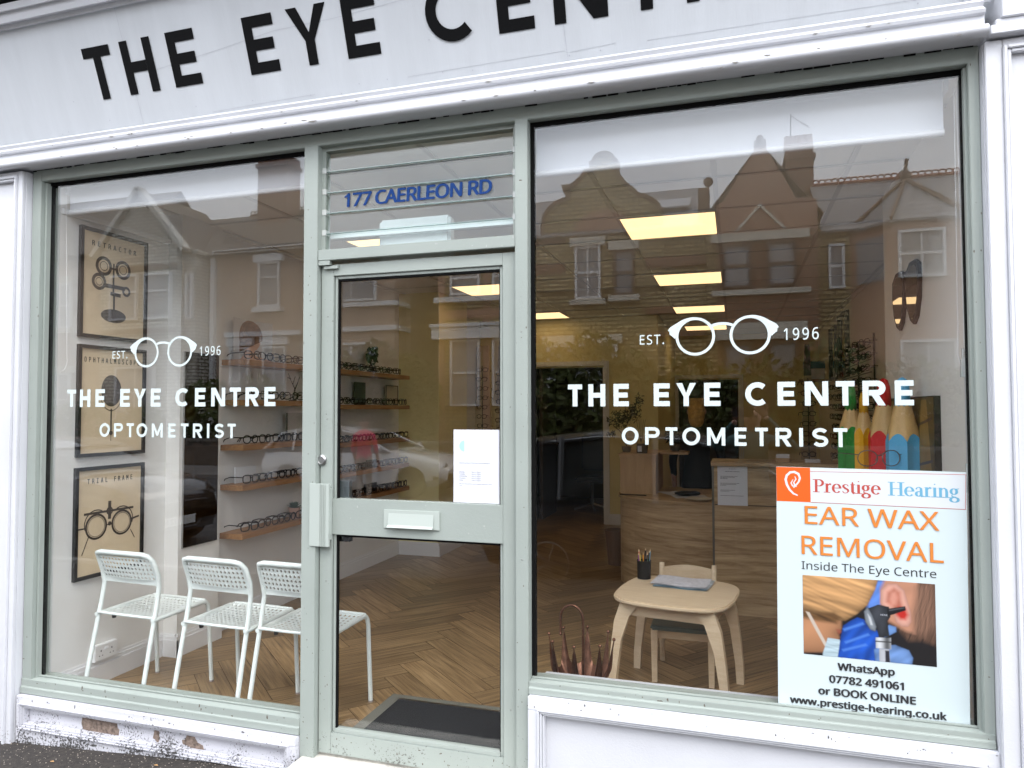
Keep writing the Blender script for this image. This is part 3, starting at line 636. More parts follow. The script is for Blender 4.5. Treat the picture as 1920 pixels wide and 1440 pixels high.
def draw1(d, T):
    for cu, cv, r in ((.155, .405, .045), (.285, .405, .045), (.125, .315, .038)): ringp(d, T, cu, cv, r, .018, 1); ringp(d, T, cu, cv, r*.55, .004, 2)
    ringp(d, T, .31, .285, .022, .014, 2); linep(d, T, [(.16, .30), (.30, .30)], .022, 3); linep(d, T, [(.22, .43), (.22, .25)], .012, 4)
    linep(d, T, [(.19, .40), (.25, .40)], .01, 5); linep(d, T, [(.2, .26), (.27, .255)], .02, 6); linep(d, T, [(.225, .25), (.225, .17)], .012, 7)
    discp(d, T, .225, .135, .085, 1, .038)
def draw2(d, T):
    discp(d, T, .22, .36, .068, 1, .088); ringp(d, T, .22, .355, .075, .004, 3, .105, 190, 350); linep(d, T, [(.22, .26), (.22, .14)], .010, 4); linep(d, T, [(.22, .14), (.22, .08)], .004, 5); discp(d, T, .22, .125, .012, 6)
def draw3(d, T):
    for cu in (.14, .31): ringp(d, T, cu, .27, .065, .012, 1); ringp(d, T, cu, .27, .054, .003, 2)
    ringp(d, T, .14, .285, .075, .006, 3, None, 60, 200); ringp(d, T, .31, .285, .075, .006, 3, None, -20, 120)
    linep(d, T, [(.06, .345), (.39, .345)], .012, 4); linep(d, T, [(.225, .30), (.225, .40)], .02, 5); ringp(d, T, .225, .345, .018, .008, 6); linep(d, T, [(.2, .27), (.25, .27)], .006, 7)
    linep(d, T, [(.09, .22), (.05, .13)], .005, 8); linep(d, T, [(.37, .22), (.40, .17)], .005, 8); linep(d, T, [(.02, .27), (.075, .27)], .008, 9); linep(d, T, [(.375, .28), (.43, .29)], .01, 9); discp(d, T, .225, .275, .012, 10)
frame_pic(1.885, 2.484, .162, .618, 'black framed sepia print titled RETRACTOR, topmost of the three on the left wall', 'RETRACTOR', draw1)
frame_pic(1.240, 1.845, .162, .618, 'black framed sepia print titled OPHTHALMOSCOPE, the middle one of three', 'OPHTHALMOSCOPE', draw2)
frame_pic(.588, 1.186, .158, .618, 'black framed sepia print titled TRIAL FRAME with round lenses, lowest of the three', 'TRIAL FRAME', draw3)
# mirror on the pillar ---------------------------------------------------
MIR = P('mirror_glass', (.42, .43, .42), .02, 1)
DGL = P('smoked_mirror', (.10, .085, .07), .04, 1)
t = thing('wall_mirror', 'tall dark frameless mirror on the white pillar behind the chairs', 'mirror', (-3.238, .98, .65))
MB().box(-3.2375, -3.228, .832, 1.135, .648, 1.852).build('mirror_plate', DGL, t); MB().box(-3.2375, -3.226, .8285, .8315, .646, 1.854).build('mirror_edge', STEEL, t)
# double socket, trunking ------------------------------------------------
t = thing('wall_socket', 'white double plug socket low on the left wall behind the first chair', 'socket', (-3.338, .36, .10))
o = MB().box(-3.3375, -3.306, .285, .435, .13, .216).build('socket_plate', P('socket_plastic', (.78, .78, .78), .3), t, bevel=.003)
m = MB()
for y in (.325, .395):
    m.box(-3.3062, -3.3056, y-.003, y+.003, .178, .187); m.box(-3.3062, -3.3056, y-.013, y-.007, .155, .160); m.box(-3.3062, -3.3056, y+.007, y+.013, .155, .160)
m.build('pin_hole', DKINK, t); MB().box(-3.306, -3.302, .348, .354, .185, .198).box(-3.306, -3.302, .366, .372, .185, .198).build('switch', SKIRT, t)
tag(MB().box(-3.3375, -3.318, .055, .80, 2.515, 2.545).build('cable_trunking', SKIRT, bevel=.003), 'white plastic cable trunking above the top print on the left wall', 'trunking')
MB_ = MB().box(.77, .819, .04, .07, .0, 2.70); tag(MB_.build('window_lining', P('upvc', (.76, .79, .78), .35), bevel=.004), 'white upright window lining strip at the right edge of the big window', 'window lining')
tag(MB().box(-3.40, -3.337, .046, .052, .0, 2.70).build('window_lining', P('upvc2', (.62, .64, .63), .35)), 'white upright window lining strip at the left edge of the left window', 'window lining')
# roller blinds -----------------------------------------------------------
BLF = P('blind_fabric', (.72, .74, .79), .7, bump=.1)
for x0, x1, zb, cx, lab, czb in ((-.79, .735, 2.462, .757, 'white roller blind rolled up at the top of the right window', 1.635), (-3.325, -1.83, 2.515, -3.328, 'white roller blind rolled up at the top of the left window', 1.69)):
    t = thing('roller_blind', lab, 'blind', ((x0+x1)/2, .08, 2.69), 'roller blinds')
    MB().box(x0+.01, x1-.01, .088, .0895, zb+.02, 2.66).build('fabric', BLF, t)
    MB().tube([(x0+.01, .088, zb+.012), (x1-.01, .088, zb+.012)], .013, 10).build('bottom_bar', P('blind_bar', (.78, .79, .82), .4), t, smooth=True)
    MB().tube([(x0+.01, .11, 2.655), (x1-.01, .11, 2.655)], .024, 12).build('roller_tube', BLF, t, smooth=True)
    MB().box(x0-.004, x0+.01, .07, .14, 2.62, 2.69).box(x1-.01, x1+.004, .07, .14, 2.62, 2.69).build('bracket', SKIRT, t)
    ch = MB(); hw = .010 if cx > 0 else .045
    n = 150; L_ = 2.62-czb
    for i in range(n+1):
        f = i/n; z = 2.62-f*L_; wv = hw*(.35+.65*f) if f < .93 else hw*math.sqrt(max(0, 1-((f-.93)/.07)**2))
        for s in (-1, 1):
            ch.ball((cx+s*wv, .062, z), .0026, 4)
    ch.build('bead_chain', P('chain_plastic', (.8, .8, .8), .4), t)
t = thing('chain_cleat', 'small clear plastic chain holder fixed at the right window edge', 'cleat', (.76, .05, 1.6)); MB().box(.752, .769, .05, .066, 1.60, 1.66).tube([(.760, .058, 1.66), (.760, .058, 1.70)], .004, 6).build('clip', P('clip_clear', (.6, .63, .62), .2), t)
t2 = dup(t, (.763, .05, 1.20), label='small clear plastic hook below the chain holder on the right window edge')
# emergency light boxes ---------------------------------------------------
PL = P('light_box_plastic', (.72, .75, .76), .35)
t = thing('emergency_light', 'white emergency light box hanging just behind the glazed transom above the door', 'emergency light', (-1.35, .13, 2.23))
MB().box(-1.522, -1.176, .10, .16, 2.10, 2.345).build('light_body', PL, t, bevel=.012); MB().box(-1.80, -.80, .065, .085, 2.268, 2.292).build('fixing_bar', PL, t)
t = thing('emergency_light', 'pale rounded emergency light fitting on the ceiling behind the top louvres', 'emergency light', (-1.35, .75, 2.69))
MB().box(-1.62, -1.20, .66, .80, 2.62, 2.691).build('light_body', P('exit_box', (.45, .50, .48), .4), t, bevel=.02)
# perforated chairs -------------------------------------------------------
CH = P('white_steel_chair', (.74, .79, .77), .35)
def perf(mb, nx, ny, f, hr=.62, th=.0016):
    for s in (0, 1):
        for i in range(nx):
            for j in range(ny):
                c = ((i+.5)/nx, (j+.5)/ny); out, inn = [], []
                for k in range(8):
                    a = PI/4*k; ca, sa = math.cos(a), math.sin(a); mxx = max(abs(ca), abs(sa))
                    out.append(f(c[0]+.5/nx*ca/mxx, c[1]+.5/ny*sa/mxx, s*th)); inn.append(f(c[0]+.5/nx*ca*hr, c[1]+.5/ny*sa*hr, s*th))
                mb.add(out+inn, [(k, (k+1) % 8, 8+(k+1) % 8, 8+k) for k in range(8)])
def make_chair():
    t = thing('chair', '', 'chair', (0, 0, 0), 'white perforated waiting chairs')
    b = MB()
    # backrest sheet: slight curve, frame lip
    def bf(u, v, o): 
        x = -.172+.344*u; z = .628+.118*v; y = -.132-.045*v-.012*(1-(2*u-1)**2)+o; return (x, y, z)
    perf(b, 15, 5, bf, .60)
    o = b.build('backrest', CH, t)
    e = MB()
    e.tube([(-.182, -.126, .60), (-.186, -.136, .66), (-.182, -.166, .735), (-.168, -.186, .760), (-.14, -.192, .768), (.14, -.192, .768), (.168, -.186, .760), (.182, -.166, .735), (.186, -.136, .66), (.182, -.126, .60)], .0125, 10)
    e.add([bf(0, 0, .0)]+[bf(1, 0, 0)]+[(.182, -.128, .603), (-.182, -.128, .603)], [(0,1,2,3)]); e.add([bf(0, 1, 0), bf(1, 1, 0), (.165, -.188, .757), (-.165, -.188, .757)], [(0,1,2,3)])
    e.add([bf(0, 0, 0), bf(0, .5, 0), bf(0, 1, 0), (-.176, -.180, .75), (-.184, -.155, .70), (-.184, -.13, .61)], [(0,1,2,3,4,5)]); e.add([bf(1, 0, 0), bf(1, .5, 0), bf(1, 1, 0), (.176, -.180, .75), (.184, -.155, .70), (.184, -.13, .61)], [(0,1,2,3,4,5)])
    e.build('backrest_rim', CH, o, smooth=True)
    s = MB()
    def sf(u, v, o_):
        x = -.182+.364*u; y = -.165+.355*v; z = .452-.018*math.sin(PI*min(1, v*1.1))*(1-(2*u-1)**2*.4)+(.004 if v > .9 else 0)-o_; return (x, y, z)
    perf(s, 14, 13, sf, .56); o = s.build('seat', CH, t)
    s = MB(); s.tube([sf(0, 0, 0), sf(.5, -.02, 0), sf(1, 0, 0)], .007, 8); s.tube([sf(0, 0, .004), sf(0, .5, .004), sf(0, 1, .004)], .009, 8); s.tube([sf(1, 0, .004), sf(1, .5, .004), sf(1, 1, .004)], .009, 8)
    s.tube([sf(0, 1, .004), sf(.5, 1.015, .004), sf(1, 1, .004)], .010, 8); s.build('seat_rim', CH, o, smooth=True)
    for sg in (-1, 1):
        MB().tube([(sg*.19, -.245, .005), (sg*.187, -.185, .30), (sg*.185, -.142, .50), (sg*.183, -.126, .60), (sg*.184, -.133, .65)], .0115, 10).build('leg', CH, t, smooth=True)
        lf = MB().tube([(sg*.192, .235, .005), (sg*.190, .222, .22), (sg*.189, .212, .395), (sg*.188, .205, .425), (sg*.188, .19, .443), (sg*.188, .165, .450), (sg*.188, -.17, .44)], .0115, 10).build('leg', CH, t, smooth=True)
        MB().tube([(sg*.192, .235, .0), (sg*.192, .235, .012)], .0125, 8).tube([(sg*.19, -.25, .0), (sg*.19, -.25, .012)], .0125, 8).build('foot_cap', P('grey_rubber', (.35, .3, .28), .6), lf)
    MB().lathe([(.001, 0), (.012, 0), (.010, -.018), (.001, -.018)], (-.11, -.13, .437), 10).build('stacking_buffer', DARKM, t)
    return t
c0 = make_chair()
chs = [((-2.965, .315, 0), -.045, 'white perforated metal chair nearest the framed prints'), ((-2.41, .305, 0), -.045, 'middle white perforated chair, in front of the dark pillar mirror'), ((-1.99, .32, 0), -.03, 'white perforated chair half hidden behind the post beside the door')]
for i, (l_, rz, lab) in enumerate(chs):
    if i == 0: c0.location = l_; c0.rotation_euler = (0, 0, rz); c0['label'] = lab
    else: dup(c0, l_, rz, lab)
# spectacles --------------------------------------------------------------
def make_specs(name, shape, mat, r=.0034):
    g = MB()
    for s in (-1, 1):
        cx = s*.034; pts = []
        for k in range(16):
            a = 2*PI*k/16; ca, sa = math.cos(a), math.sin(a); p = shape; sup = (abs(ca)**p+abs(sa)**p)**(-1/p)
            pts.append((cx+.027*ca*sup, .003*ca*s, .030+.022*sa*sup))
        g.tube(pts, r, 5, closed=True)
        g.tube([(s*.060, .002, .040), (s*.069, .004, .041), (s*.070, .09, .040), (s*.069, .125, .030), (s*.067, .14, .012)], r*.9, 5)
    g.tube([(-.009, 0, .036), (0, -.003, .039), (.009, 0, .036)], r, 5)
    o = g.build(name, mat); return tag(o, '', 'spectacles')
TORT = P('brown_acetate', (.03, .012, .006), .5, spec=.15); WINE = P('wine_acetate', (.10, .012, .02), .25); SILV = P('thin_silver_wire', (.25, .25, .26), .3, .9)
protos = [make_specs('spectacles', 2.2, BLK), make_specs('spectacles', 3.6, BLK), make_specs('spectacles', 2.6, TORT), make_specs('spectacles', 2.2, SILV, .0015), make_specs('spectacles', 3.2, WINE)]
used = [False]*5; kindn = ['round black', 'square black', 'brown', 'thin wire', 'dark red']
def specs(k, loc, rz, where, group, sc_=1.15, tilt=0):
    p = protos[k]
    if not used[k]: o = p; used[k] = True
    else: o = p.copy(); sc.collection.objects.link(o)
    o.location = loc; o.rotation_euler = (tilt, 0, rz); o.scale = (sc_,)*3
    o['label'] = '%s spectacles, %s' % (kindn[k], where); o['group'] = group
# shelves -------------------------------------------------------------------
OD = ['first', 'second', 'third', 'fourth', 'fifth', 'sixth', 'seventh', 'eighth', 'ninth', 'tenth', 'eleventh', 'twelfth', 'thirteenth']
nm = ['topmost', 'second from the top', 'third from the top', 'second from the bottom', 'lowest']
def shelf(y0, y1, z, lab):
    m = MB().box(-3.337, -3.155, y0, y1, z-.038, z); return tag(m.build('wall_shelf', OAK, bevel=.002), lab, 'shelf', 'oak spectacle shelves on the left wall')
for i, z in enumerate((1.835, 1.560, 1.255, .985, .660)):
    shelf(1.29, 2.26, z, 'oak shelf of spectacles left of the door post, %s' % nm[i])
    n = 6
    for k in range(n):
        if i == 4 and k == 3 and 0: continue
        specs(RND.choice([0, 1, 1, 2]), (-3.172, 1.40+k*.155+RND.uniform(-.01, .01), z), PI/2+RND.uniform(-.2, .2), '%s along the %s oak shelf left of the door' % (OD[k], nm[i]), 'spectacles on the oak shelves left of the door', 1.2)
for i, z in enumerate((1.835, 1.535, 1.21, .955, .72)):
    shelf(2.49, 3.87, z, 'oak shelf of spectacles seen through the door glass, %s' % nm[i])
    n = 10 if i else 9
    for k in range(n):
        specs(RND.choice([0, 1, 1, 2]), (-3.172, 2.60+k*.131+RND.uniform(-.01, .01), z), PI/2+RND.uniform(-.15, .15), '%s along the %s shelf behind the door' % (OD[k], nm[i]), 'spectacles on the oak shelves behind the door', 1.2)
# things on the shelves
def leaves(mb, c, rad, n, size, rnd, flat=.35, shell=.35):
    for i in range(n):
        while True:
            d = Vector((rnd.gauss(0, 1), rnd.gauss(0, 1), rnd.gauss(0, 1)))
            if d.length > .1: break
        d.normalize(); q = rnd.uniform(shell, 1)**.6; p = Vector((c[0]+d.x*rad[0]*q, c[1]+d.y*rad[1]*q, c[2]+d.z*rad[2]*q))
        a = Vector((rnd.gauss(0, 1), rnd.gauss(0, 1), rnd.gauss(0, 1))).normalized(); b = a.cross(Vector((rnd.gauss(0, 1), rnd.gauss(0, 1), rnd.gauss(0, 1)))).normalized(); s = size*rnd.uniform(.6, 1.3)
        mb.add([p-a*s, p-b*s*flat+a*s*.1, p+a*s, p+b*s*flat+a*s*.1], [(0,1,2,3)])
SKIN = P('skin_print', (.62, .36, .25), .6); HAIRB = P('brown_hair_print', (.16, .08, .04), .6, vary=.5, vscale=40)
t = thing('portrait_card', 'curved photo card of a woman in dark glasses on the topmost left shelf', 'photo card', (-3.26, 1.47, 1.835))
m = MB(); nS = 10
def PC(u, v, k=0): return (-3.30+.10*u-.035*math.sin(PI*u)+k*.0006, 1.36+.30*u, 1.836+v)
for i in range(nS): m.add([PC(i/nS, 0), PC((i+1)/nS, 0), PC((i+1)/nS, .30-.02*((i+1)/nS)), PC(i/nS, .30-.02*(i/nS))], [(0,1,2,3)])
m.build('card', P('card_grey', (.55, .54, .54), .5), t)
m = MB(); q = arc(.50, .17, .30, -10, 200, 18, .12); m.add([PC(u, v, 1) for u, v in q]+[PC(.2, .06, 1)], [tuple(range(len(q)+1))]); m.build('hair', HAIRB, t)
m = MB(); q = arc(.56, .155, .20, 0, 360, 20, .085)[:-1]; m.add([PC(u, v, 3) for u, v in q], [tuple(range(len(q)))]); m.add([PC(u, v, 2) for u, v in ((.4, .09), (.62, .09), (.66, .04), (.98, .01), (.98, .0), (.2, .0), (.38, .05))], [tuple(range(7))]); m.build('face', SKIN, t)
m = MB()
for cu in (.48, .70):
    for pl in strip(arc(cu, .168, .085, 0, 360, 16, .020)[:-1], .012, True): m.add([PC(u, v, 4) for u, v in pl], [(0,1,2,3)])
m.build('glasses_print', DKINK, t)
t = thing('info_card', 'small white folded card on the oak shelf second from the bottom', 'card', (-3.27, 1.5, .985)); MB().box(-3.30, -3.285, 1.385, 1.60, .986, 1.095).build('card_face', P('card_white', (.7, .72, .75), .5), t)
t = thing('framed_card', 'thin grey framed card standing on the third left shelf', 'card', (-3.25, 2.0, 1.255)); MB().box(-3.27, -3.262, 1.93, 2.15, 1.256, 1.47).build('card_face', P('card_grey2', (.42, .40, .38), .5), t); MB().box(-3.261, -3.255, 1.925, 1.935, 1.256, 1.47).build('card_edge', DARKM, t)
t = thing('twig_ornament', 'dark branching twig ornament on the second left shelf', 'ornament', (-3.25, 2.0, 1.56)); m = MB()
for p in ([(0,0,0),(.0,.03,.09),(0,-.02,.15),(0,-.06,.21)], [(0,.02,.08),(.0,.07,.15),(0,.09,.19)], [(0,-.0,.13),(.0,.03,.19)], [(0,-.03,.17),(0,-.07,.18)]): m.tube([(-3.25+a, 1.99+b, 1.56+c_) for a, b, c_ in p], .005, 6, r2=.002)
m.build('twig', DARKM, t); MB().lathe([(.03, 0), (.03, .008), (.01, .012)], (-3.25, 1.99, 1.56), 12).build('base', DARKM, t)
def succulent(x, y, z, lab):
    t = thing('potted_succulent', lab, 'plant', (x, y, z))
    MB().lathe([(.033, 0), (.046, .085), (.043, .085), (.038, .07), (.001, .07)], (x, y, z), 18).build('pot', P('pink_clay', (.42, .25, .19), .7), t, smooth=True)
    m = MB(); r = random.Random(3)
    for k in range(34):
        a = k*2.4; el = .25+.95*(k/34); L_ = .085-.02*el; d = Vector((math.cos(a)*math.cos(el), math.sin(a)*math.cos(el), math.sin(el))); b = Vector((x, y, z+.075)); s = d.cross(Vector((0,0,1))).normalized()*.008
        m.add([b-s, b+d*L_*.5-s*1.2+Vector((0,0,.004)), b+d*L_, b+d*L_*.5+s*1.2+Vector((0,0,.004)), b+s], [(0,1,2,3,4)])
    m.build('leaf_rosette', P('succulent_green', (.04, .10, .05), .5), t)
succulent(-3.235, 2.0, .66, 'green spiky succulent in a pink pot on the lowest left shelf')
t = thing('topiary', 'small dark green topiary tree on the topmost shelf behind the door', 'plant', (-3.25, 3.24, 1.835)); MB().tube([(-3.25, 3.24, 1.835), (-3.25, 3.25, 1.93)], .004, 6).lathe([(.03, 0), (.035, .035), (.001, .035)], (-3.25, 3.24, 1.835), 12).build('trunk', P('twig_brown', (.07, .04, .02), .8), t)
m = MB(); leaves(m, (-3.25, 3.25, 2.00), (.055, .075, .085), 220, .022, random.Random(5), .5); leaves(m, (-3.25, 3.30, 2.06), (.03, .04, .03), 40, .02, random.Random(6), .5); m.build('crown', P('topiary_green', (.018, .06, .022), .5), t)
def card(y0, y1, z0, z1, mat, lab, rim=None):
    t = thing('shelf_card', lab, 'card', (-3.27, y0, z0)); MB().box(-3.29, -3.283, y0, y1, z0, z1).build('card_face', mat, t)
    if rim:
        m = MB(); b = .008; m.box(-3.2825, -3.279, y0, y1, z0, z0+b); m.box(-3.2825, -3.279, y0, y1, z1-b, z1); m.box(-3.2825, -3.279, y0, y0+b, z0+b, z1-b); m.box(-3.2825, -3.279, y1-b, y1, z0+b, z1-b); m.build('card_frame', rim, t)
card(2.99, 3.19, 1.536, 1.745, P('dark_teal_card', (.02, .045, .045), .5), 'dark teal upright card on the second shelf behind the door')
card(3.60, 3.86, 1.536, 1.735, P('cream_card', (.55, .49, .38), .5), 'cream card in a black frame on the second shelf behind the door', DARKM)
card(3.22, 3.42, .956, 1.02, P('dark_teal_card', (.02, .045, .045)), 'low dark card on the fourth shelf behind the door')
card(3.18, 3.42, .721, .80, DARKM, 'black upright card on the lowest shelf behind the door')
# obelisk racks -----------------------------------------------------------
OB = P('obelisk_board', (.55, .44, .27), .6, vary=.05)
def obelisk(name, lab, x, y, w0, w1, zt, rows, ztop_row, dz, tip=True, short=''):
    t = thing(name, lab, 'display stand', (x, y, 0), 'tall tapered spectacle display stands')
    zt0 = zt-.36 if tip else zt
    wt = w1+(w0-w1)*(zt-zt0)/zt
    MB().ext([(x-w0/2, 0), (x+w0/2, 0), (x+wt/2, zt0), (x-wt/2, zt0)], y, y+.05).build('panel', OB, t, bevel=.002)
    if tip: MB().ext([(x-wt/2, zt0+.0005), (x+wt/2, zt0+.0005), (x+w1/2, zt), (x-w1/2, zt)], y-.001, y+.051).build('tip', P('dark_brown_tip', (.05, .022, .012), .5), t)
    MB().tube([(x, y-.022, .4), (x, y-.022, ztop_row+.06)], .005, 6).build('rod', DARKM, t)
    for i in range(rows):
        specs(RND.choice([0, 1, 2, 1]), (x+RND.uniform(-.008, .008), y-.03, ztop_row-i*dz-.03), RND.uniform(-.15, .15), '%s down on the %s' % (OD[i], short), 'spectacles on the tall display stands', 1.15)
    return t
obelisk('display_stand', 'tall tapered board of spectacles, the left one by the back wall', -3.23, 6.3, .30, .16, 2.35, 13, 2.02, .125, False, 'left tapered board by the back wall')
obelisk('display_stand', 'tall tapered board of spectacles, the right one by the back wall', -2.88, 6.05, .24, .10, 2.32, 13, 1.95, .12, False, 'right tapered board by the back wall')
obelisk('display_stand', 'slim tapered stand with a dark tip, behind the word CENTRE above the desk', .80, 6.0, .24, .05, 2.23, 9, 1.78, .115, True, 'slim dark tipped stand above the desk')
obelisk('display_stand', 'tall pale tapered stand with a dark brown tip beside the right wall', 1.10, 2.62, .42, .02, 2.62, 0, 1.0, .1, True, '')
# right wall rack ------------------------------------------------------------
t = thing('display_rack', 'upright spectacle rack on the right wall above the desk', 'display rack', (1.24, 4.6, 0))
for y in (4.6, 5.5, 6.4): MB().box(1.245, 1.2595, y-.006, y+.006, .75, 2.2 if y < 5.6 else 1.85).build('upright', DARKM, t)
for i in range(11):
    z = 2.10-i*.118; ncol = 6 if i < 3 else 9
    MB().tube([(1.20, 4.45, z-.035), (1.20, 4.45+ncol*.28, z-.035)], .006, 5).build('rail', DARKM, t)
    for k in range(ncol):
        specs(RND.choice([0, 1, 2, 1, 4]), (1.165+RND.uniform(-.02, .01), 4.55+k*.275+RND.uniform(-.02, .02), z-.03), -PI/2+RND.uniform(-.25, .25)+.45, '%s from the window in the %s row of the right wall rack' % (OD[k], OD[i]), 'spectacles on the right wall rack', 1.3)
for (y0, y1, z0, z1, lab) in ((6.1, 6.75, 1.86, 2.62, 'tall narrow black framed mirror on the right wall, nearer the window'), (7.0, 7.6, 1.86, 2.55, 'tall narrow black framed mirror on the right wall, farther back')):
    t = thing('framed_mirror', lab, 'mirror', (1.25, y0, z0), 'black framed mirrors on the right wall'); MB().box(1.235, 1.2595, y0+.04, y1-.04, z0+.04, z1-.04).build('glass', MIR, t)
    m = MB(); b = .04; m.box(1.21, 1.2595, y0, y1, z0, z0+b); m.box(1.21, 1.2595, y0, y1, z1-b, z1); m.box(1.21, 1.2595, y0, y0+b, z0+b, z1-b); m.box(1.21, 1.2595, y1-b, y1, z0+b, z1-b); m.build('frame', DARKM, t)
t = thing('brochure_box', 'blue and white card box standing on the rack shelf', 'box', (1.1, 7.9, 1.9)); MB().box(.98, 1.2, 7.9, 8.05, 1.90, 2.05).build('box_front', P('card_white', (.7, .72, .75)), t); MB().box(.93, 1.2, 7.90, 8.06, 2.051, 2.15).build('box_top', P('card_blue', (.02, .12, .22), .5), t)
tag(MB().box(.85, 1.259, 7.8, 8.2, 1.87, 1.899).build('bracket_shelf', OAK), 'short dark shelf carrying the blue box on the right wall', 'shelf')
# sunglasses shaped mirror on the near right wall -----------------------------
t = thing('glasses_mirror', 'dark mirror shaped like a pair of sunglasses on the right wall', 'mirror', (.82, 1.1, 2.0))
def GM(u, v, x): return (x, u, v)
for cy in (1.285, .985):
    q = [(cy+.135*a, 2.04+.155*b) for a, b in ((-.95, .75), (-.5, .92), (.3, .95), (.95, .7), (1.0, .2), (.8, -.4), (.35, -.85), (-.1, -1), (-.55, -.8), (-.9, -.3), (-1.02, .3))]
    MB().ext(q, .803, .8195, 'x').build('frame', BLK, t, bevel=.003); q2 = [(cy+(a-cy)*.84, 2.04+(b-2.04)*.84) for a, b in q]; MB().ext(q2, .801, .8028, 'x').build('lens', MIR, t)
MB().box(.805, .8195, 1.10, 1.17, 2.12, 2.16).build('bridge', BLK, t)
# picture board and giant pencils ---------------------------------------------
t = thing('picture_board', 'wide printed board with pencils and spectacles on the right wall', 'picture', (.82, 1.0, .8))
MB().box(.795, .8195, .60, 1.62, .60, 1.545).build('board', P('board_edge', (.02, .015, .01), .5), t)
PB = lambda u, v, k=0: (.7945-k*.0004, u, v)
m = MB(); m.add([PB(*p) for p in ((.61, .61), (1.61, .61), (1.61, 1.54), (.61, 1.54))], [(0,1,2,3)]); m.build('print_background', P('print_olive', (.12, .075, .02), .5, vary=.3), t)
m = MB()
for u0 in (.63, .95, 1.27):
    m.add([PB(*p, 1) for p in ((u0, .62), (u0+.28, .62), (u0+.28, 1.12), (u0+.24, 1.22), (u0+.14, 1.16), (u0+.05, 1.22), (u0, 1.12))], [tuple(range(7))])
m.build('yellow_print', P('print_yellow', (.55, .25, .01), .5), t)
m = MB()
for u0 in (.63, .95, 1.27):
    m.add([PB(*p, 2) for p in ((u0, 1.12), (u0+.06, 1.2), (u0+.14, 1.14), (u0+.22, 1.2), (u0+.28, 1.12), (u0+.18, 1.53), (u0+.09, 1.53))], [tuple(range(7))])
m.build('wood_print', P('print_wood', (.30, .18, .05), .5, vary=.2), t)
m = MB()
for v in (1.40, 1.22, .98): linep(m, PB, [(.63, v+.05), (.85, v+.02), (1.0, v-.03), (1.12, v-.10)], .012, 3); ringp(m, PB, 1.2, v-.10, .08, .012, 4, .05)
m.build('spectacles_print', P('print_dark', (.05, .02, .025), .4), t)
def pencil(x, y, r, z_bar, z_wood, z_top, col, lab, rot=0):
    t = thing('giant_pencil', lab, 'giant pencil', (x, y, 0), 'giant coloured pencils behind the poster')
    PM = P('pencil_%s' % lab.split()[1], col, .4); WM = wood('pencil_wood', (.55, .34, .13), (.66, .43, .18), (9, 9, 1), .5, 3)
    m = MB(); n = 36; ang = [2*PI*k/n+rot for k in range(n)]
    def hexr(a): q = (a-rot) % (PI/3); return r*math.cos(PI/6)/math.cos(q-PI/6)
    sc_ = [z_bar+.035*abs(math.sin(3*(a-rot)))**.7-.01 for a in ang]
    lo = [(x+hexr(a)*math.cos(a), y+hexr(a)*math.sin(a), .003) for a in ang]; hi = []
    for a, z in zip(ang, sc_):
        f = max(0, (z-z_bar)/(z_top-z_bar)); rr_ = hexr(a)*(1-f)*.995+.0; hi.append((x+rr_*math.cos(a), y+rr_*math.sin(a), z))
    m.add(lo+hi, [(k, (k+1) % n, n+(k+1) % n, n+k) for k in range(n)]+[tuple(range(n))]); m.build('barrel', PM, t)
    rt = r*.46; m = MB(); a_ = [(x+rt*math.cos(a), y+rt*math.sin(a), z_wood+.006*math.sin(9*a)) for a in ang]
    m.add(hi+a_, [(k, (k+1) % n, n+(k+1) % n, n+k) for k in range(n)]); m.build('wood_cone', WM, t, smooth='all')
    m = MB(); m.lathe([(rt*1.0, z_wood-.004), (rt*.80, z_wood+(z_top-z_wood)*.7), (rt*.55, z_top-.010), (.004, z_top)], (x, y, 0), 20); m.build('lead_tip', PM, t, smooth='all')
pencil(.580, 1.32, .066, 1.375, 1.485, 1.625, (.02, .26, .04), 'giant green pencil leftmost behind the ear poster')
pencil(.628, 1.24, .050, 1.37, 1.47, 1.58, (.75, .38, .01), 'giant yellow pencil between the green and the red one', .3)
pencil(.700, 1.12, .078, 1.36, 1.505, 1.64, (.62, .01, .015), 'giant red pencil beside the blue one', .5)
pencil(.832-.022, 1.04, .080, 1.275, 1.525, 1.64, (.10, .42, .70), 'giant blue pencil in front of the picture board', .52) if 0 else pencil(.738, .90, .078, 1.352, 1.505, 1.635, (.10, .42, .70), 'giant blue pencil in front of the picture board', .52)
specs(3, (.62, .80, 1.22), .35, 'lying across the giant blue pencil', 'loose spectacles', 1.6)
# reception desk ---------------------------------------------------------------
t = thing('reception_desk', 'curved oak reception desk with a higher right counter', 'reception desk', (-.5, 3.3, 0))
cur = [(-.975, 4.2), (-.975, 3.62)]+[(-.975+.8*(1-math.cos(a)), 3.62-.55*math.sin(a)) for a in [PI/2*k/12 for k in range(1, 13)]]
fr_ = MB()
for a, b in zip(cur, cur[1:]): fr_.add([(a[0], a[1], .004), (b[0], b[1], .004), (b[0], b[1], .725), (a[0], a[1], .725), (a[0]+.02, a[1]+.02, .004), (b[0]+.02, b[1]+.02, .004), (b[0]+.02, b[1]+.02, .725), (a[0]+.02, a[1]+.02, .725)], [(0,1,2,3), (4,7,6,5), (3,2,6,7), (0,4,5,1)])
fr_.build('curved_front', OAKX, t)
top = [(x-.015 if x < -.5 else x, y-.015) for x, y in cur]+[(-.16, 3.055), (-.16, 4.2)]
MB().ext(top, .725, .757, 'z').build('worktop', OAKX, t, bevel=.003)
MB().box(-.150, .82, 2.69, 2.73, .004, 1.075).box(-.150, -.125, 2.731, 3.4, .004, 1.075).build('high_front', OAKX, t)
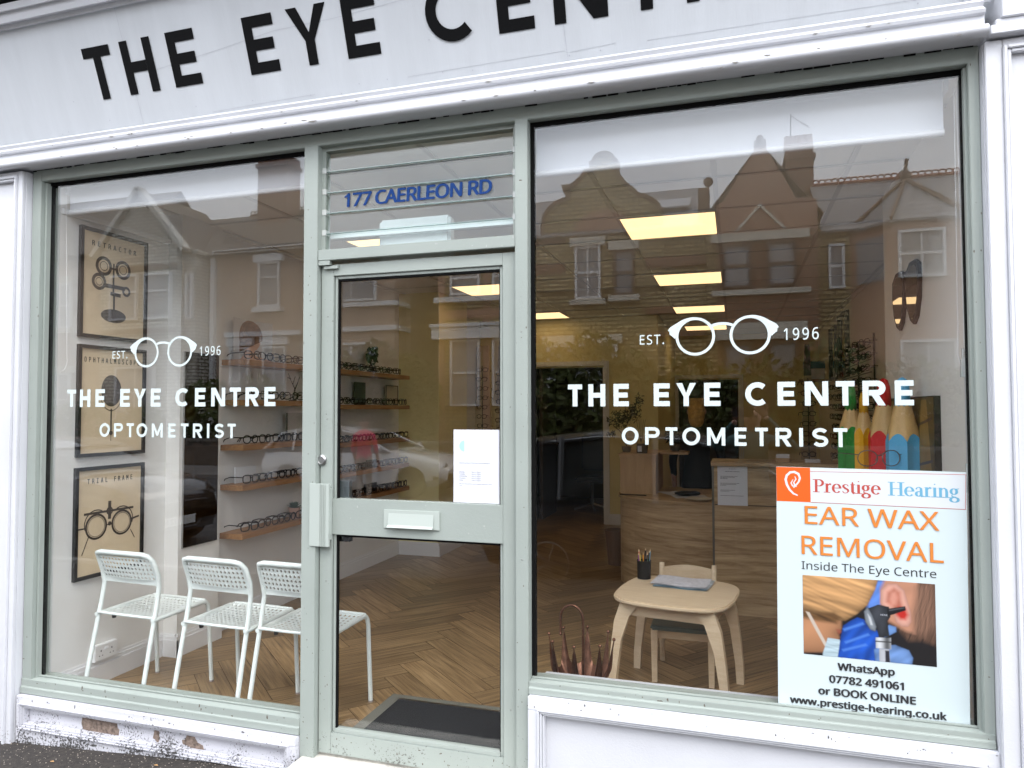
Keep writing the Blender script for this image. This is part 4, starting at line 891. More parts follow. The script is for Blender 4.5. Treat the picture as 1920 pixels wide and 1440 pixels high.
MB().box(-.17, 1.25, 2.66, 3.06, 1.076, 1.106).build('high_top', OAKX, t, bevel=.003)
MB().box(-.165, -.1505, 2.685, 2.73, .004, 1.0755).build('corner_strip', P('alu_strip', (.2, .19, .17), .4, .8), t)
MB().box(-.145, 1.25, 2.686, 2.6895, .792, .797).build('panel_joint', DKINK, t)
t = thing('desk_hutch', 'small open oak cupboard standing on the curved end of the desk', 'cupboard', (-.82, 3.55, .757))
MB().box(-.962, -.655, 3.50, 3.52, .757, 1.085).box(-.962, -.942, 3.5201, 4.15, .757, 1.085).box(-.675, -.655, 3.5201, 4.15, .757, 1.085).build('side', OAKL, t, bevel=.001)
MB().box(-.972, -.645, 3.48, 4.16, 1.0855, 1.106).box(-.644, -.40, 3.78, 4.16, 1.0855, 1.106).build('top', OAKL, t)
# papers
def sheet(x0, x1, y0, y1, z, lab, rz=0, mat=PAPER):
    m = MB(); cx, cy = (x0+x1)/2, (y0+y1)/2; n = 6; ca, sa = math.cos(rz), math.sin(rz); vs = []
    for k in (0, -.0006):
        for i in range(n+1):
            for j in range(n+1):
                u, v = x0+(x1-x0)*i/n-cx, y0+(y1-y0)*j/n-cy; vs.append((cx+u*ca-v*sa, cy+u*sa+v*ca, z+.003*math.sin(i*1.3)*math.cos(j)+.003+k))
    N = (n+1)**2; m.add(vs, [(i*(n+1)+j, (i+1)*(n+1)+j, (i+1)*(n+1)+j+1, i*(n+1)+j+1) for i in range(n) for j in range(n)]+[(N+i*(n+1)+j, N+i*(n+1)+j+1, N+(i+1)*(n+1)+j+1, N+(i+1)*(n+1)+j) for i in range(n) for j in range(n)])
    return tag(m.build('paper_sheet', mat), lab, 'paper')
sheet(-.50, -.22, 3.28, 3.5, .759, 'white sheet of paper on the desk under the black cloth', .3); sheet(-.38, -.19, 3.12, 3.32, .767, 'crumpled pale paper at the front of the desk', -.2, P('cream_paper', (.6, .57, .5), .7)); sheet(-.62, -.42, 3.5, 3.75, .759, 'white sheet of paper lying beside the small cupboard', .6)
m = MB(); m.ball((-.40, 3.42, .785), .05, 14, 1.9, 1.1, .42); m.ball((-.33, 3.40, .79), .04, 12, 1.3, .9, .5); tag(m.build('black_cloth', P('black_felt', (.01, .01, .01), .9), smooth='all'), 'crumpled black cloth lying on the desk papers', 'cloth')
m = MB().tube([(-.95, 3.40, .763), (-.72, 3.36, .763)], .005, 6); tag(m.build('pen', DARKM), 'black pen lying at the curved edge of the desk', 'pen')
t = thing('desk_notice', 'white notice sheet taped to the front of the high counter', 'notice', (-.02, 2.688, .8)); MB().box(-.125, .083, 2.6825, 2.6845, .792, 1.088).build('sheet', PAPER, t)
tx = [('our welcome notice', .045, .012), ('please ask our team at the desk', .06, .006)]
m = MB()
for i, (z, w_) in enumerate([(1.055, .05), (1.035, .10), (1.0, .12), (.992, .10), (.984, .05), (.95, .13), (.942, .11), (.934, .04), (.90, .10), (.892, .06), (.86, .16)]):
    x0 = -.105 if i > 1 else -.02-w_/2; xx = x0
    while xx < x0+w_: w2 = RND.uniform(.006, .018); m.box(xx, min(xx+w2, x0+w_), 2.682, 2.6824, z, z+.0035); xx += w2+.003
m.build('print_lines', INK, t)
# hutch plants
t = thing('olive_tree', 'small potted olive tree on top of the oak cupboard', 'plant', (-.93, 3.72, 1.106))
MB().tube([(-.935, 3.72, 1.106), (-.94, 3.72, 1.22), (-.955, 3.72, 1.30)], .007, 7).tube([(-.94, 3.72, 1.22), (-1.0, 3.72, 1.30), (-1.05, 3.72, 1.34)], .004, 6).tube([(-.955, 3.72, 1.3), (-.90, 3.73, 1.42), (-.84, 3.73, 1.55)], .004, 6).build('trunk', P('olive_bark', (.10, .075, .05), .8), t)
m = MB(); r = random.Random(9)
for c_, rd, n in (((-1.0, 3.72, 1.40), (.12, .1, .09), 330), ((-.88, 3.72, 1.46), (.09, .08, .09), 260), ((-.82, 3.73, 1.57), (.05, .05, .07), 90), ((-1.07, 3.72, 1.27), (.05, .05, .035), 60)): leaves(m, c_, rd, n, .020, r, .22, .1)
m.build('crown', P('olive_leaf', (.045, .05, .028), .6), t); MB().lathe([(.035, 0), (.045, .05), (.001, .05)], (-.935, 3.72, 1.1065), 14).build('pot', P('olive_pot', (.2, .16, .1), .7), t)
t = thing('reed_jar', 'square glass reed jar with a white label on the cupboard', 'jar', (-.79, 3.6, 1.106)); MB().box(-.825, -.735, 3.56, 3.64, 1.1065, 1.19).build('jar_body', P('jar_glass', (.12, .10, .07), .1), t, bevel=.004); MB().box(-.815, -.780, 3.5585, 3.5598, 1.12, 1.17).build('jar_label', PAPER, t)
m = MB()
for k in range(5): m.tube([(-.79, 3.6, 1.19), (-.79+(k-2)*.02, 3.6+(k % 2)*.02, 1.40)], .0015, 4)
m.build('reed', DARKM, t)
t = thing('moss_plant', 'low dark plant in a glass bowl at the right of the cupboard top', 'plant', (-.52, 3.9, 1.106)); MB().lathe([(.03, 0), (.05, .04), (.05, .07), (.04, .07), (.001, .05)], (-.52, 3.92, 1.1065), 14).build('bowl', P('jar_glass', (.12, .10, .07)), t); m = MB(); leaves(m, (-.52, 3.92, 1.24), (.11, .08, .06), 200, .025, random.Random(2), .4, .1); m.build('foliage', P('dark_leaf', (.02, .035, .02), .6), t)
t = thing('card_holder', 'small wooden card holder with a white card on the high counter', 'card holder', (.33, 2.8, 1.106)); MB().box(.28, .38, 2.76, 2.80, 1.1065, 1.135).build('holder', OAKL, t); MB().box(.285, .375, 2.775, 2.778, 1.1355, 1.165).build('card', PAPER, t)
t = thing('card_stack', 'small stack of white cards at the right of the high counter', 'cards', (.52, 2.8, 1.106)); MB().box(.48, .58, 2.76, 2.82, 1.1065, 1.13).build('cards', PAPER, t)
t = thing('waste_bin', 'brown waste bin beside the curved end of the desk', 'bin', (-1.08, 4.1, 0)); MB().lathe([(.08, .004), (.115, .33), (.105, .33), (.072, .02), (.001, .02)], (-1.10, 4.15, 0), 20).build('bin_body', P('bin_brown', (.14, .08, .045), .6), t)
t = thing('office_chair', 'black swivel office chair in the dark room beyond the left doorway', 'office chair', (-2.0, 7.6, 0))
MB().box(-2.22, -1.78, 7.4, 7.8, .44, .52).build('seat', DARKM, t, bevel=.03); MB().box(-2.20, -1.80, 7.80, 7.86, .58, 1.12).build('backrest', DARKM, t, bevel=.03); m = MB().tube([(-2, 7.6, .12), (-2, 7.6, .44)], .025, 8)
for k in range(5): a = k*2*PI/5; m.tube([(-2, 7.6, .12), (-2+.28*math.cos(a), 7.6+.28*math.sin(a), .05)], .014, 6)
m.build('base', STEEL, t)
# mat -----------------------------------------------------------------------------
t = thing('door_mat', 'black entrance mat in a grey metal frame inside the door', 'mat', (-1.2, .35, 0)); MB().box(-1.66, -.70, .075, .612, .003, .012).build('pile', P('mat_pile', (.012, .014, .018), .95, vary=.7, vscale=160, bump=1, bscale=260), t)
m = MB(); m.box(-1.72, -.64, .6125, .66, .0035, .010); m.box(-1.72, -1.6605, .06, .612, .0035, .010); m.box(-.6995, -.64, .06, .612, .0035, .010); m.build('mat_surround', P('grey_vinyl', (.18, .18, .155), .6), t)
m = MB(); m.box(-1.6604, -.7, .6005, .6124, .0125, .014); m.build('trim', STEEL, t)
# umbrella stand ---------------------------------------------------------------------
CU = P('antique_copper', (.20, .095, .06), .35, .85, vary=.4, vscale=30)
t = thing('umbrella_stand', 'antique copper stand shaped like an upturned umbrella', 'umbrella stand', (-.715, .62, 0))
cx, cy = -.715, .63
m = MB(); n = 8; rings = []
for (r, z) in ((.05, .02), (.085, .12), (.115, .20)): rings.append([(cx+r*math.cos(2*PI*k/32), cy+r*math.sin(2*PI*k/32), z) for k in range(32)])
rings = [[(cx+r*math.cos(2*PI*k/128), cy+r*math.sin(2*PI*k/128), z) for k in range(128)] for (r, z) in ((.05, .02), (.085, .12), (.112, .20))]
rings.append([(cx+(.125+.03*abs(math.cos(8*PI*k/128))**2)*math.cos(2*PI*k/128), cy+(.125+.03*abs(math.cos(8*PI*k/128))**2)*math.sin(2*PI*k/128), .235+.16*abs(math.cos(8*PI*k/128))**9) for k in range(128)])
vs = [p for r in rings for p in r]; m.add(vs, [(i*128+k, i*128+(k+1) % 128, (i+1)*128+(k+1) % 128, (i+1)*128+k) for i in range(3) for k in range(128)]+[tuple(range(128))]); m.build('canopy_bowl', CU, t, smooth='all')
for k in range(8):
    a = 2*PI*k/8; r_ = MB().tube([(cx+.05*math.cos(a), cy+.05*math.sin(a), .02), (cx+.118*math.cos(a), cy+.118*math.sin(a), .2), (cx+.155*math.cos(a), cy+.155*math.sin(a), .38), (cx+.158*math.cos(a), cy+.158*math.sin(a), .40)], .003, 6).build('rib', CU, t)
    MB().ball((cx+.158*math.cos(a), cy+.158*math.sin(a), .405), .0085, 10).build('ball_tip', CU, r_, smooth='all')
MB().tube([(cx+.01, cy, .02), (cx+.01, cy, .48)]+[(cx-.045+.055*math.cos(a), cy, .485+.065*math.sin(a)) for a in [PI*k/12 for k in range(13)]]+[(cx-.10, cy, .47), (cx-.10, cy, .415)], .0065, 10).build('hook_handle', CU, t, smooth=True)
MB().ball((cx-.10, cy, .41), .009, 10).build('handle_knob', CU, t, smooth='all')
# play table --------------------------------------------------------------------------
t = thing('play_table', 'small birch childrens table with rounded corners and curved legs', 'table', (-.305, 1.16, 0))
q = []
for cx_, cy_, a0 in ((-.02-.12, .875+.12, -90), (-.02-.12, 1.46-.12, 0), (-.59+.12, 1.46-.12, 90), (-.59+.12, .875+.12, 180)): q += arc(cx_, cy_, .12, a0, a0+90, 6)
def bow(p): 
    x, y = p; u, v = (x+.305)/.285, (y-1.168)/.293; return (x+.014*u*(1-v*v), y+.02*v*(1-u*u))
q = [bow(p) for p in q]; qq = []
for i in range(len(q)):
    a, b = q[i], q[(i+1) % len(q)]; qq.append(a)
    if math.dist(a, b) > .1:
        for k in (1, 2, 3):
            p = (a[0]+(b[0]-a[0])*k/4, a[1]+(b[1]-a[1])*k/4); u, v = (p[0]+.305)/.285, (p[1]-1.168)/.293
            qq.append((p[0]+(.012*math.copysign(1, u)*(1-v*v) if abs(u) > abs(v) else 0), p[1]+(.012*math.copysign(1, v)*(1-u*u) if abs(v) > abs(u) else 0)))
MB().ext(qq, .500, .523, 'z').build('tabletop', BIRCH, t, bevel=.006, smooth=True)
MB().box(-.525, -.085, .93, .95, .43, .4995).box(-.525, -.085, 1.38, 1.40, .43, .4995).box(-.54, -.5255, .93, 1.40, .43, .4995).box(-.0845, -.07, .93, 1.40, .43, .4995).build('apron', BIRCH, t, bevel=.002)
for sx_, sy_ in ((-1, -1), (1, -1), (-1, 1), (1, 1)):
    X0, Y0 = -.305+sx_*.235, 1.165+sy_*.235; m = MB()
    pr = [(0, .4995), (.035*sx_, .40), (.055*sx_, .25), (.068*sx_, .10), (.07*sx_, .003)]; inn = [(-.10*sx_, .4995), (-.045*sx_, .43), (.0*sx_, .30), (.025*sx_, .12), (.032*sx_, .003)]
    for k in range(4): m.add([(X0+pr[k][0], Y0-.02+sy_*.0, pr[k][1]), (X0+inn[k][0], Y0-.02, inn[k][1]), (X0+inn[k+1][0], Y0-.02+sy_*.0, inn[k+1][1]), (X0+pr[k+1][0], Y0-.02, pr[k+1][1]), (X0+pr[k][0], Y0+.02, pr[k][1]), (X0+inn[k][0], Y0+.02, inn[k][1]), (X0+inn[k+1][0], Y0+.02, inn[k+1][1]), (X0+pr[k+1][0], Y0+.02, pr[k+1][1])], [(0,1,2,3), (4,7,6,5), (0,3,7,4), (1,5,6,2)]+([(0,4,5,1)] if k == 0 else [])+([(3,2,6,7)] if k == 3 else []))
    m.build('leg', BIRCH, t)
t.rotation_euler = (0, 0, -.15)
t = thing('small_chair', 'small birch childrens chair with a grey green seat behind the table', 'childs chair', (-.28, 1.45, 0))
MB().box(-.455, -.115, 1.22, 1.53, .285, .312).build('seat', P('grey_green_seat', (.13, .17, .155), .5), t, bevel=.01)
for x, y in ((-.435, 1.25), (-.135, 1.25)): MB().add([(x-.014, y-.014, .003), (x+.014, y-.014, .003), (x+.014, y+.014, .003), (x-.014, y+.014, .003), (x-.018, y-.018, .285), (x+.018, y-.018, .285), (x+.018, y+.018, .285), (x-.018, y+.018, .285)], [(0,3,2,1), (4,5,6,7), (0,1,5,4), (1,2,6,5), (2,3,7,6), (3,0,4,7)]).build('leg', BIRCH, t)
for x in (-.425, -.125): MB().tube([(x, 1.60, .003), (x, 1.545, .28), (x, 1.56, .45), (x, 1.60, .578)], .015, 8).build('leg', BIRCH, t, smooth=True)
MB().box(-.44, -.13, 1.265, 1.28, .235, .2845).build('rail', BIRCH, t)
m = MB(); n = 8
for k in range(n):
    u0, u1 = k/n, (k+1)/n; f = lambda u, z: (-.412+.274*u, 1.585+.03*math.sin(PI*u), z+.012*math.sin(PI*u))
    a, b, c_, d = f(u0, .475), f(u1, .475), f(u1, .555), f(u0, .555); m.add([a, b, c_, d]+[(p[0], p[1]+.014, p[2]) for p in (a, b, c_, d)], [(0,1,2,3), (4,7,6,5), (3,2,6,7), (0,4,5,1)])
m.build('backrest', BIRCH, t)
t = thing('pen_pot', 'black mesh pen pot on the childrens table', 'pen pot', (-.507, 1.40, .523)); MB().lathe([(.038, 0), (.040, .10), (.042, .103), (.039, .103), (.036, .004), (.001, .004)], (-.507, 1.40, .5235), 20).build('pot', P('black_mesh', (.012, .012, .013), .5), t, smooth=True)
cols = [(.02, .02, .02), (.6, .05, .03), (.7, .3, .02), (.05, .15, .5), (.35, .1, .35), (.1, .35, .1), (.02, .02, .03), (.65, .55, .1), (.25, .45, .6), (.45, .03, .02), (.03, .03, .04)]
for i, c_ in enumerate(cols):
    a = i*2.4; x, y = -.507+.02*math.cos(a), 1.40+.02*math.sin(a); dx, dy_ = .016*math.cos(a+RND.uniform(-1, 1)), .016*math.sin(a)
    hh = RND.uniform(.13, .155)
    p = MB().tube([(x, y, .53), (x+dx, y+dy_, .5235+hh)], .0037, 6).build('pencil', P('crayon_%d' % i, c_, .4), None)
    MB_t = MB().tube([(x+dx, y+dy_, .5235+hh), (x+dx*1.09, y+dy_*1.09, .5235+hh+.014)], .0036, 6, r2=.0006).build('point', P('pencil_point', (.6, .42, .25), .6), p)
    tag(p, '%s coloured pencil standing in the black pen pot' % ['black', 'red', 'orange', 'blue', 'mauve', 'green', 'short black', 'yellow', 'pale blue', 'dark red', 'charcoal'][i], 'pencil', 'coloured pencils in the pen pot')
sheet(-.43, -.14, 1.20, 1.42, .5235, 'blue printed magazine lowest in the pile on the childrens table', -.10, P('mag_blue', (.20, .33, .42), .4, vary=.4, vscale=30)); sheet(-.42, -.13, 1.215, 1.43, .528, 'pale magazine in the middle of the pile on the childrens table', -.14, P('mag_grey', (.45, .5, .55), .4, vary=.3, vscale=40)); sheet(-.445, -.145, 1.225, 1.44, .5325, 'white printed colouring sheet on top of the pile on the table', -.12, P('sheet_print', (.66, .66, .72), .5, vary=.18, vscale=45))
# door notice -------------------------------------------------------------------------
t = thing('door_notice', 'white opening hours sheet stuck inside the door glass', 'notice', (-1.01, -.005, 1.108))
MB().box(-1.1155, -.908, -.0035, -.0028, 1.108, 1.408).build('sheet', PAPER, t)
m = MB(); G2 = lambda u, v, k=0: (u, -.0037-k*.0001, v)
q = arc(-1.068, 1.340, .022, 90, 270, 12, .023); m.add([G2(*p) for p in q], [tuple(range(len(q)))]); m.build('emblem', P('pale_teal', (.35, .62, .55), .6), t)
FT = P('faint_ink', (.50, .52, .56), .6)
for tx_, x, z, h, w_ in (('The', -1.063, 1.338, .006, .016), ('EYE CENTRE', -1.063, 1.326, .007, .06)): text('heading', tx_, x, z, h, -.0038, FT, t, width=w_)
text('opening_line', 'Opening hours The Eye Centre Newport', -1.090, 1.268, .0052, -.0038, INK, t, width=.135)
for i, (a_, b_) in enumerate((('Monday', '9am-5.30pm'), ('Tuesday', '9am-5.30pm'), ('Wednesday', '9am-5.30pm'), ('Thursday', '9am-5.30pm'), ('Friday', '9am-5.00pm'))):
    text('day', a_, -1.090, 1.231-i*.0085, .0052, -.0038, INK, t, spacing=.9); text('hours', b_, -1.036, 1.231-i*.0085, .0052, -.0038, INK, t, width=.041)
text('closing_line', 'We are closed for lunch every day from 1pm-', -1.090, 1.183, .0045, -.0038, INK, t, width=.145); text('closing_line', '2pm', -1.090, 1.175, .0045, -.0038, INK, t)
# ================================================================ POSTER ON THE RIGHT WINDOW
t = thing('ear_wax_poster', 'white and orange EAR WAX REMOVAL poster at the bottom right of the large window', 'poster', (.44, -.006, .426))
CARD = P('poster_card', (.51, .585, .595), .35)
MB().add([(.1365, -.0042, .427), (.738, -.0042, .425), (.745, -.0042, 1.276), (.142, -.0042, 1.282), (.1365, -.0034, .427), (.738, -.0034, .425), (.745, -.0034, 1.276), (.142, -.0034, 1.282)], [(0,1,2,3), (4,7,6,5), (0,4,5,1), (1,5,6,2), (2,6,7,3), (3,7,4,0)]).build('card', CARD, t)
G = lambda u, v, k=0: (u, -.0046-k*.00025, v)
def flat(name, polys, mat, k=0, par=t):
    m = MB()
    for p in polys: m.add([G(u, v, k) for u, v in p], [tuple(range(len(p)))])
    return m.build(name, mat, par)
ORG_ = P('poster_orange', (.66, .095, .008), .4); TXO = P('poster_text_orange', (.58, .185, .03), .4); RED_ = P('poster_red', (.40, .06, .045), .4); BLU_ = P('poster_blue', (.12, .33, .47), .4)
flat('orange_square', [[(.142, 1.158), (.2555, 1.157), (.2555, 1.280), (.142, 1.281)]], ORG_)
flat('white_band', [[(.2557, 1.158), (.7395, 1.151), (.7435, 1.271), (.2557, 1.279)]], P('poster_white', (.55, .58, .60), .4), 0)
flat('red_border', [[(.2557, 1.1565), (.741, 1.1495), (.741, 1.1512), (.2557, 1.1582)], [(.2557, 1.266), (.7445, 1.2665), (.7445, 1.268), (.2557, 1.2675)], [(.7385, 1.1515), (.7400, 1.1515), (.7435, 1.266), (.742, 1.266)]], RED_, 1)
# ear outline
pts = [(.188, 1.217), (.179, 1.231), (.178, 1.247), (.187, 1.259), (.201, 1.262), (.213, 1.256), (.218, 1.244), (.214, 1.230), (.205, 1.219), (.212, 1.208)]
m = MB()
ear = [(.213, 1.180), (.199, 1.186), (.186, 1.200), (.177, 1.218), (.173, 1.236), (.177, 1.251), (.189, 1.262), (.203, 1.264), (.216, 1.257), (.221, 1.243), (.217, 1.229), (.207, 1.216), (.199, 1.207)]
for q in strip(ear, [.004, .006, .007, .008, .008, .008, .008, .008, .008, .007, .006, .005, .003]): m.add([G(u, v, 1) for u, v in q], [(0,1,2,3)])
for q in strip([(.198, 1.237), (.191, 1.224), (.196, 1.214), (.206, 1.212), (.200, 1.226), (.208, 1.238), (.204, 1.248)], [.002, .004, .005, .005, .004, .004, .002]): m.add([G(u, v, 2) for u, v in q], [(0,1,2,3)])
m.build('ear_emblem', P('poster_white', (.55, .58, .60)), t)
# serif lettering built from stems, bowls and serifs
def serif(s, x0, width, z, cap, mat, name, slope=0):
    xh = cap*.70; T_, N_ = cap*.14, cap*.05
    def S(cx, zz, w_, th=N_): return [[(cx-w_/2, zz), (cx+w_/2, zz), (cx+w_/2, zz+th), (cx-w_/2, zz+th)]]
    def stem(x, z0_, z1_, sv=True, top=True):
        o = [[(x-T_/2, z0_), (x+T_/2, z0_), (x+T_/2, z1_), (x-T_/2, z1_)]]
        if sv: o += S(x, z0_-.0001, T_*2.6)
        if top: o += [[(x-T_*1.3, z1_-N_*1.6), (x-T_/2, z1_-N_*.6), (x-T_/2, z1_), ]]
        return o
    def rib(p, th): return strip(p, th)
    g = {}
    def oval(cx, cz, rx, rz, a0=0, a1=360, n=20):
        p = []; th = []
        for i in range(n+1):
            a = math.radians(a0+(a1-a0)*i/n); p.append((cx+rx*math.cos(a), cz+rz*math.sin(a))); th.append(N_+(T_-N_)*abs(math.cos(a))**1.2)
        return strip(p, th)
    c = cap
    g['P'] = (.62*c, stem(.16*c, 0, c, True, False)+S(.16*c, c-N_, T_*2.6)+oval(.28*c, .73*c, .24*c, .25*c, 90, -90, 14)+[[(.16*c, c-N_), (.29*c, c-N_), (.29*c, c), (.16*c, c)], [(.16*c, .47*c), (.29*c, .47*c), (.29*c, .47*c+N_), (.16*c, .47*c+N_)]])
    g['H'] = (.82*c, sum([stem(x, 0, c, True, False)+S(x, c-N_, T_*2.6) for x in (.16*c, .64*c)], [])+[[(.16*c, .49*c), (.64*c, .49*c), (.64*c, .49*c+N_), (.16*c, .49*c+N_)]])
    g['r'] = (.40*c, stem(.12*c, 0, xh)+rib([(.15*c, xh*.66), (.2*c, xh*.88), (.28*c, xh*.96), (.34*c, xh*.88)], [N_, N_*1.3, N_*2, T_*.9]))
    g['e'] = (.50*c, oval(.24*c, xh*.5, .19*c, xh*.47, 0, 320, 22)+[[(.06*c, xh*.5), (.43*c, xh*.5), (.43*c, xh*.5+N_), (.06*c, xh*.5+N_)]])
    g['s'] = (.44*c, rib([(.36*c, xh*.78), (.30*c, xh*.94), (.2*c, xh*.97), (.1*c, xh*.86), (.1*c, xh*.70), (.2*c, xh*.54), (.32*c, xh*.42), (.36*c, xh*.25), (.29*c, xh*.07), (.18*c, xh*.02), (.09*c, xh*.08), (.06*c, xh*.25)], [N_, N_, N_, T_*.7, T_*.9, T_*.9, T_*.9, T_*.7, N_, N_, N_, N_]))
    g['t'] = (.34*c, rib([(.14*c, xh*1.25), (.14*c, xh*.9), (.14*c, xh*.2), (.20*c, xh*.03), (.29*c, xh*.1)], [N_, T_, T_, T_*.8, N_])+[[(.03*c, xh-N_), (.29*c, xh-N_), (.29*c, xh), (.03*c, xh)]])
    g['i'] = (.28*c, stem(.12*c, 0, xh)+[[(.12*c+.045*c*math.cos(k), c*.93+.045*c*math.sin(k)) for k in (0, 1.05, 2.1, 3.14, 4.19, 5.24)]])
    g['a'] = (.48*c, rib([(.08*c, xh*.75), (.13*c, xh*.93), (.23*c, xh*.98), (.32*c, xh*.86), (.33*c, xh*.6), (.33*c, xh*.15), (.37*c, xh*.03), (.44*c, xh*.1)], [T_*.7, N_, N_, T_*.8, T_, T_, T_*.7, N_])+oval(.2*c, xh*.28, .12*c, xh*.24, 60, 330, 16))
    g['n'] = (.56*c, stem(.12*c, 0, xh)+rib([(.15*c, xh*.72), (.22*c, xh*.92), (.31*c, xh*.97), (.40*c, xh*.84), (.42*c, xh*.6), (.42*c, 0)], [N_, N_, N_*1.4, T_*.8, T_, T_])+S(.42*c, -.0001, T_*2.5))
    g['g'] = (.50*c, oval(.21*c, xh*.66, .14*c, xh*.29)+oval(.23*c, -xh*.18, .19*c, xh*.24)+rib([(.13*c, xh*.34), (.10*c, xh*.2), (.18*c, xh*.1), (.32*c, xh*.06)], [N_, N_, N_*2, T_*.6])+[[(.31*c, xh*.86), (.46*c, xh*.93), (.46*c, xh), (.31*c, xh*.95)]])
    tot = sum(g[k][0] for k in s); f = width/tot; u = x0; m = MB(); kk = 0
    for ch in s:
        for pl in g[ch][1]:
            kk += 1; m.add([G(u+a*f, z+b+slope*(u+a*f-x0), 1+(kk % 7)*.12) for a, b in pl], [tuple(range(len(pl)))])
        u += g[ch][0]*f
    return m.build(name, mat, t)
serif('Prestige', .265, .218, 1.194, .046, RED_, 'red_lettering', -.012)
serif('Hearing', .506, .218, 1.190, .047, BLU_, 'blue_lettering', -.012)
TF = lambda sl, x0: (lambda u, v: (u, -.0052, v+sl*(u-x0)))
text('headline', 'EAR WAX', .235, 1.081, .063, 0, TXO, t, width=.425, bold=.004, to=TF(-.012, .235)); text('headline', 'REMOVAL', .223, .973, .065, 0, TXO, t, width=.448, bold=.004, to=TF(-.012, .223))
text('subline', 'Inside The Eye Centre', .222, .919, .028, 0, DKINK, t, width=.426, to=TF(-.01, .222))
for s_, x, z, h, w_ in (('WhatsApp', .334, .575, .024, .181), ('07782 491061', .306, .5295, .0245, .236), ('or BOOK ONLINE', .27, .4855, .0245, .308), ('www.prestige-hearing.co.uk', .1755, .4445, .0235, .494)):
    text('contact_line', s_, x, z, h, 0, DKINK, t, width=w_, bold=.030, to=TF(-.004, x))
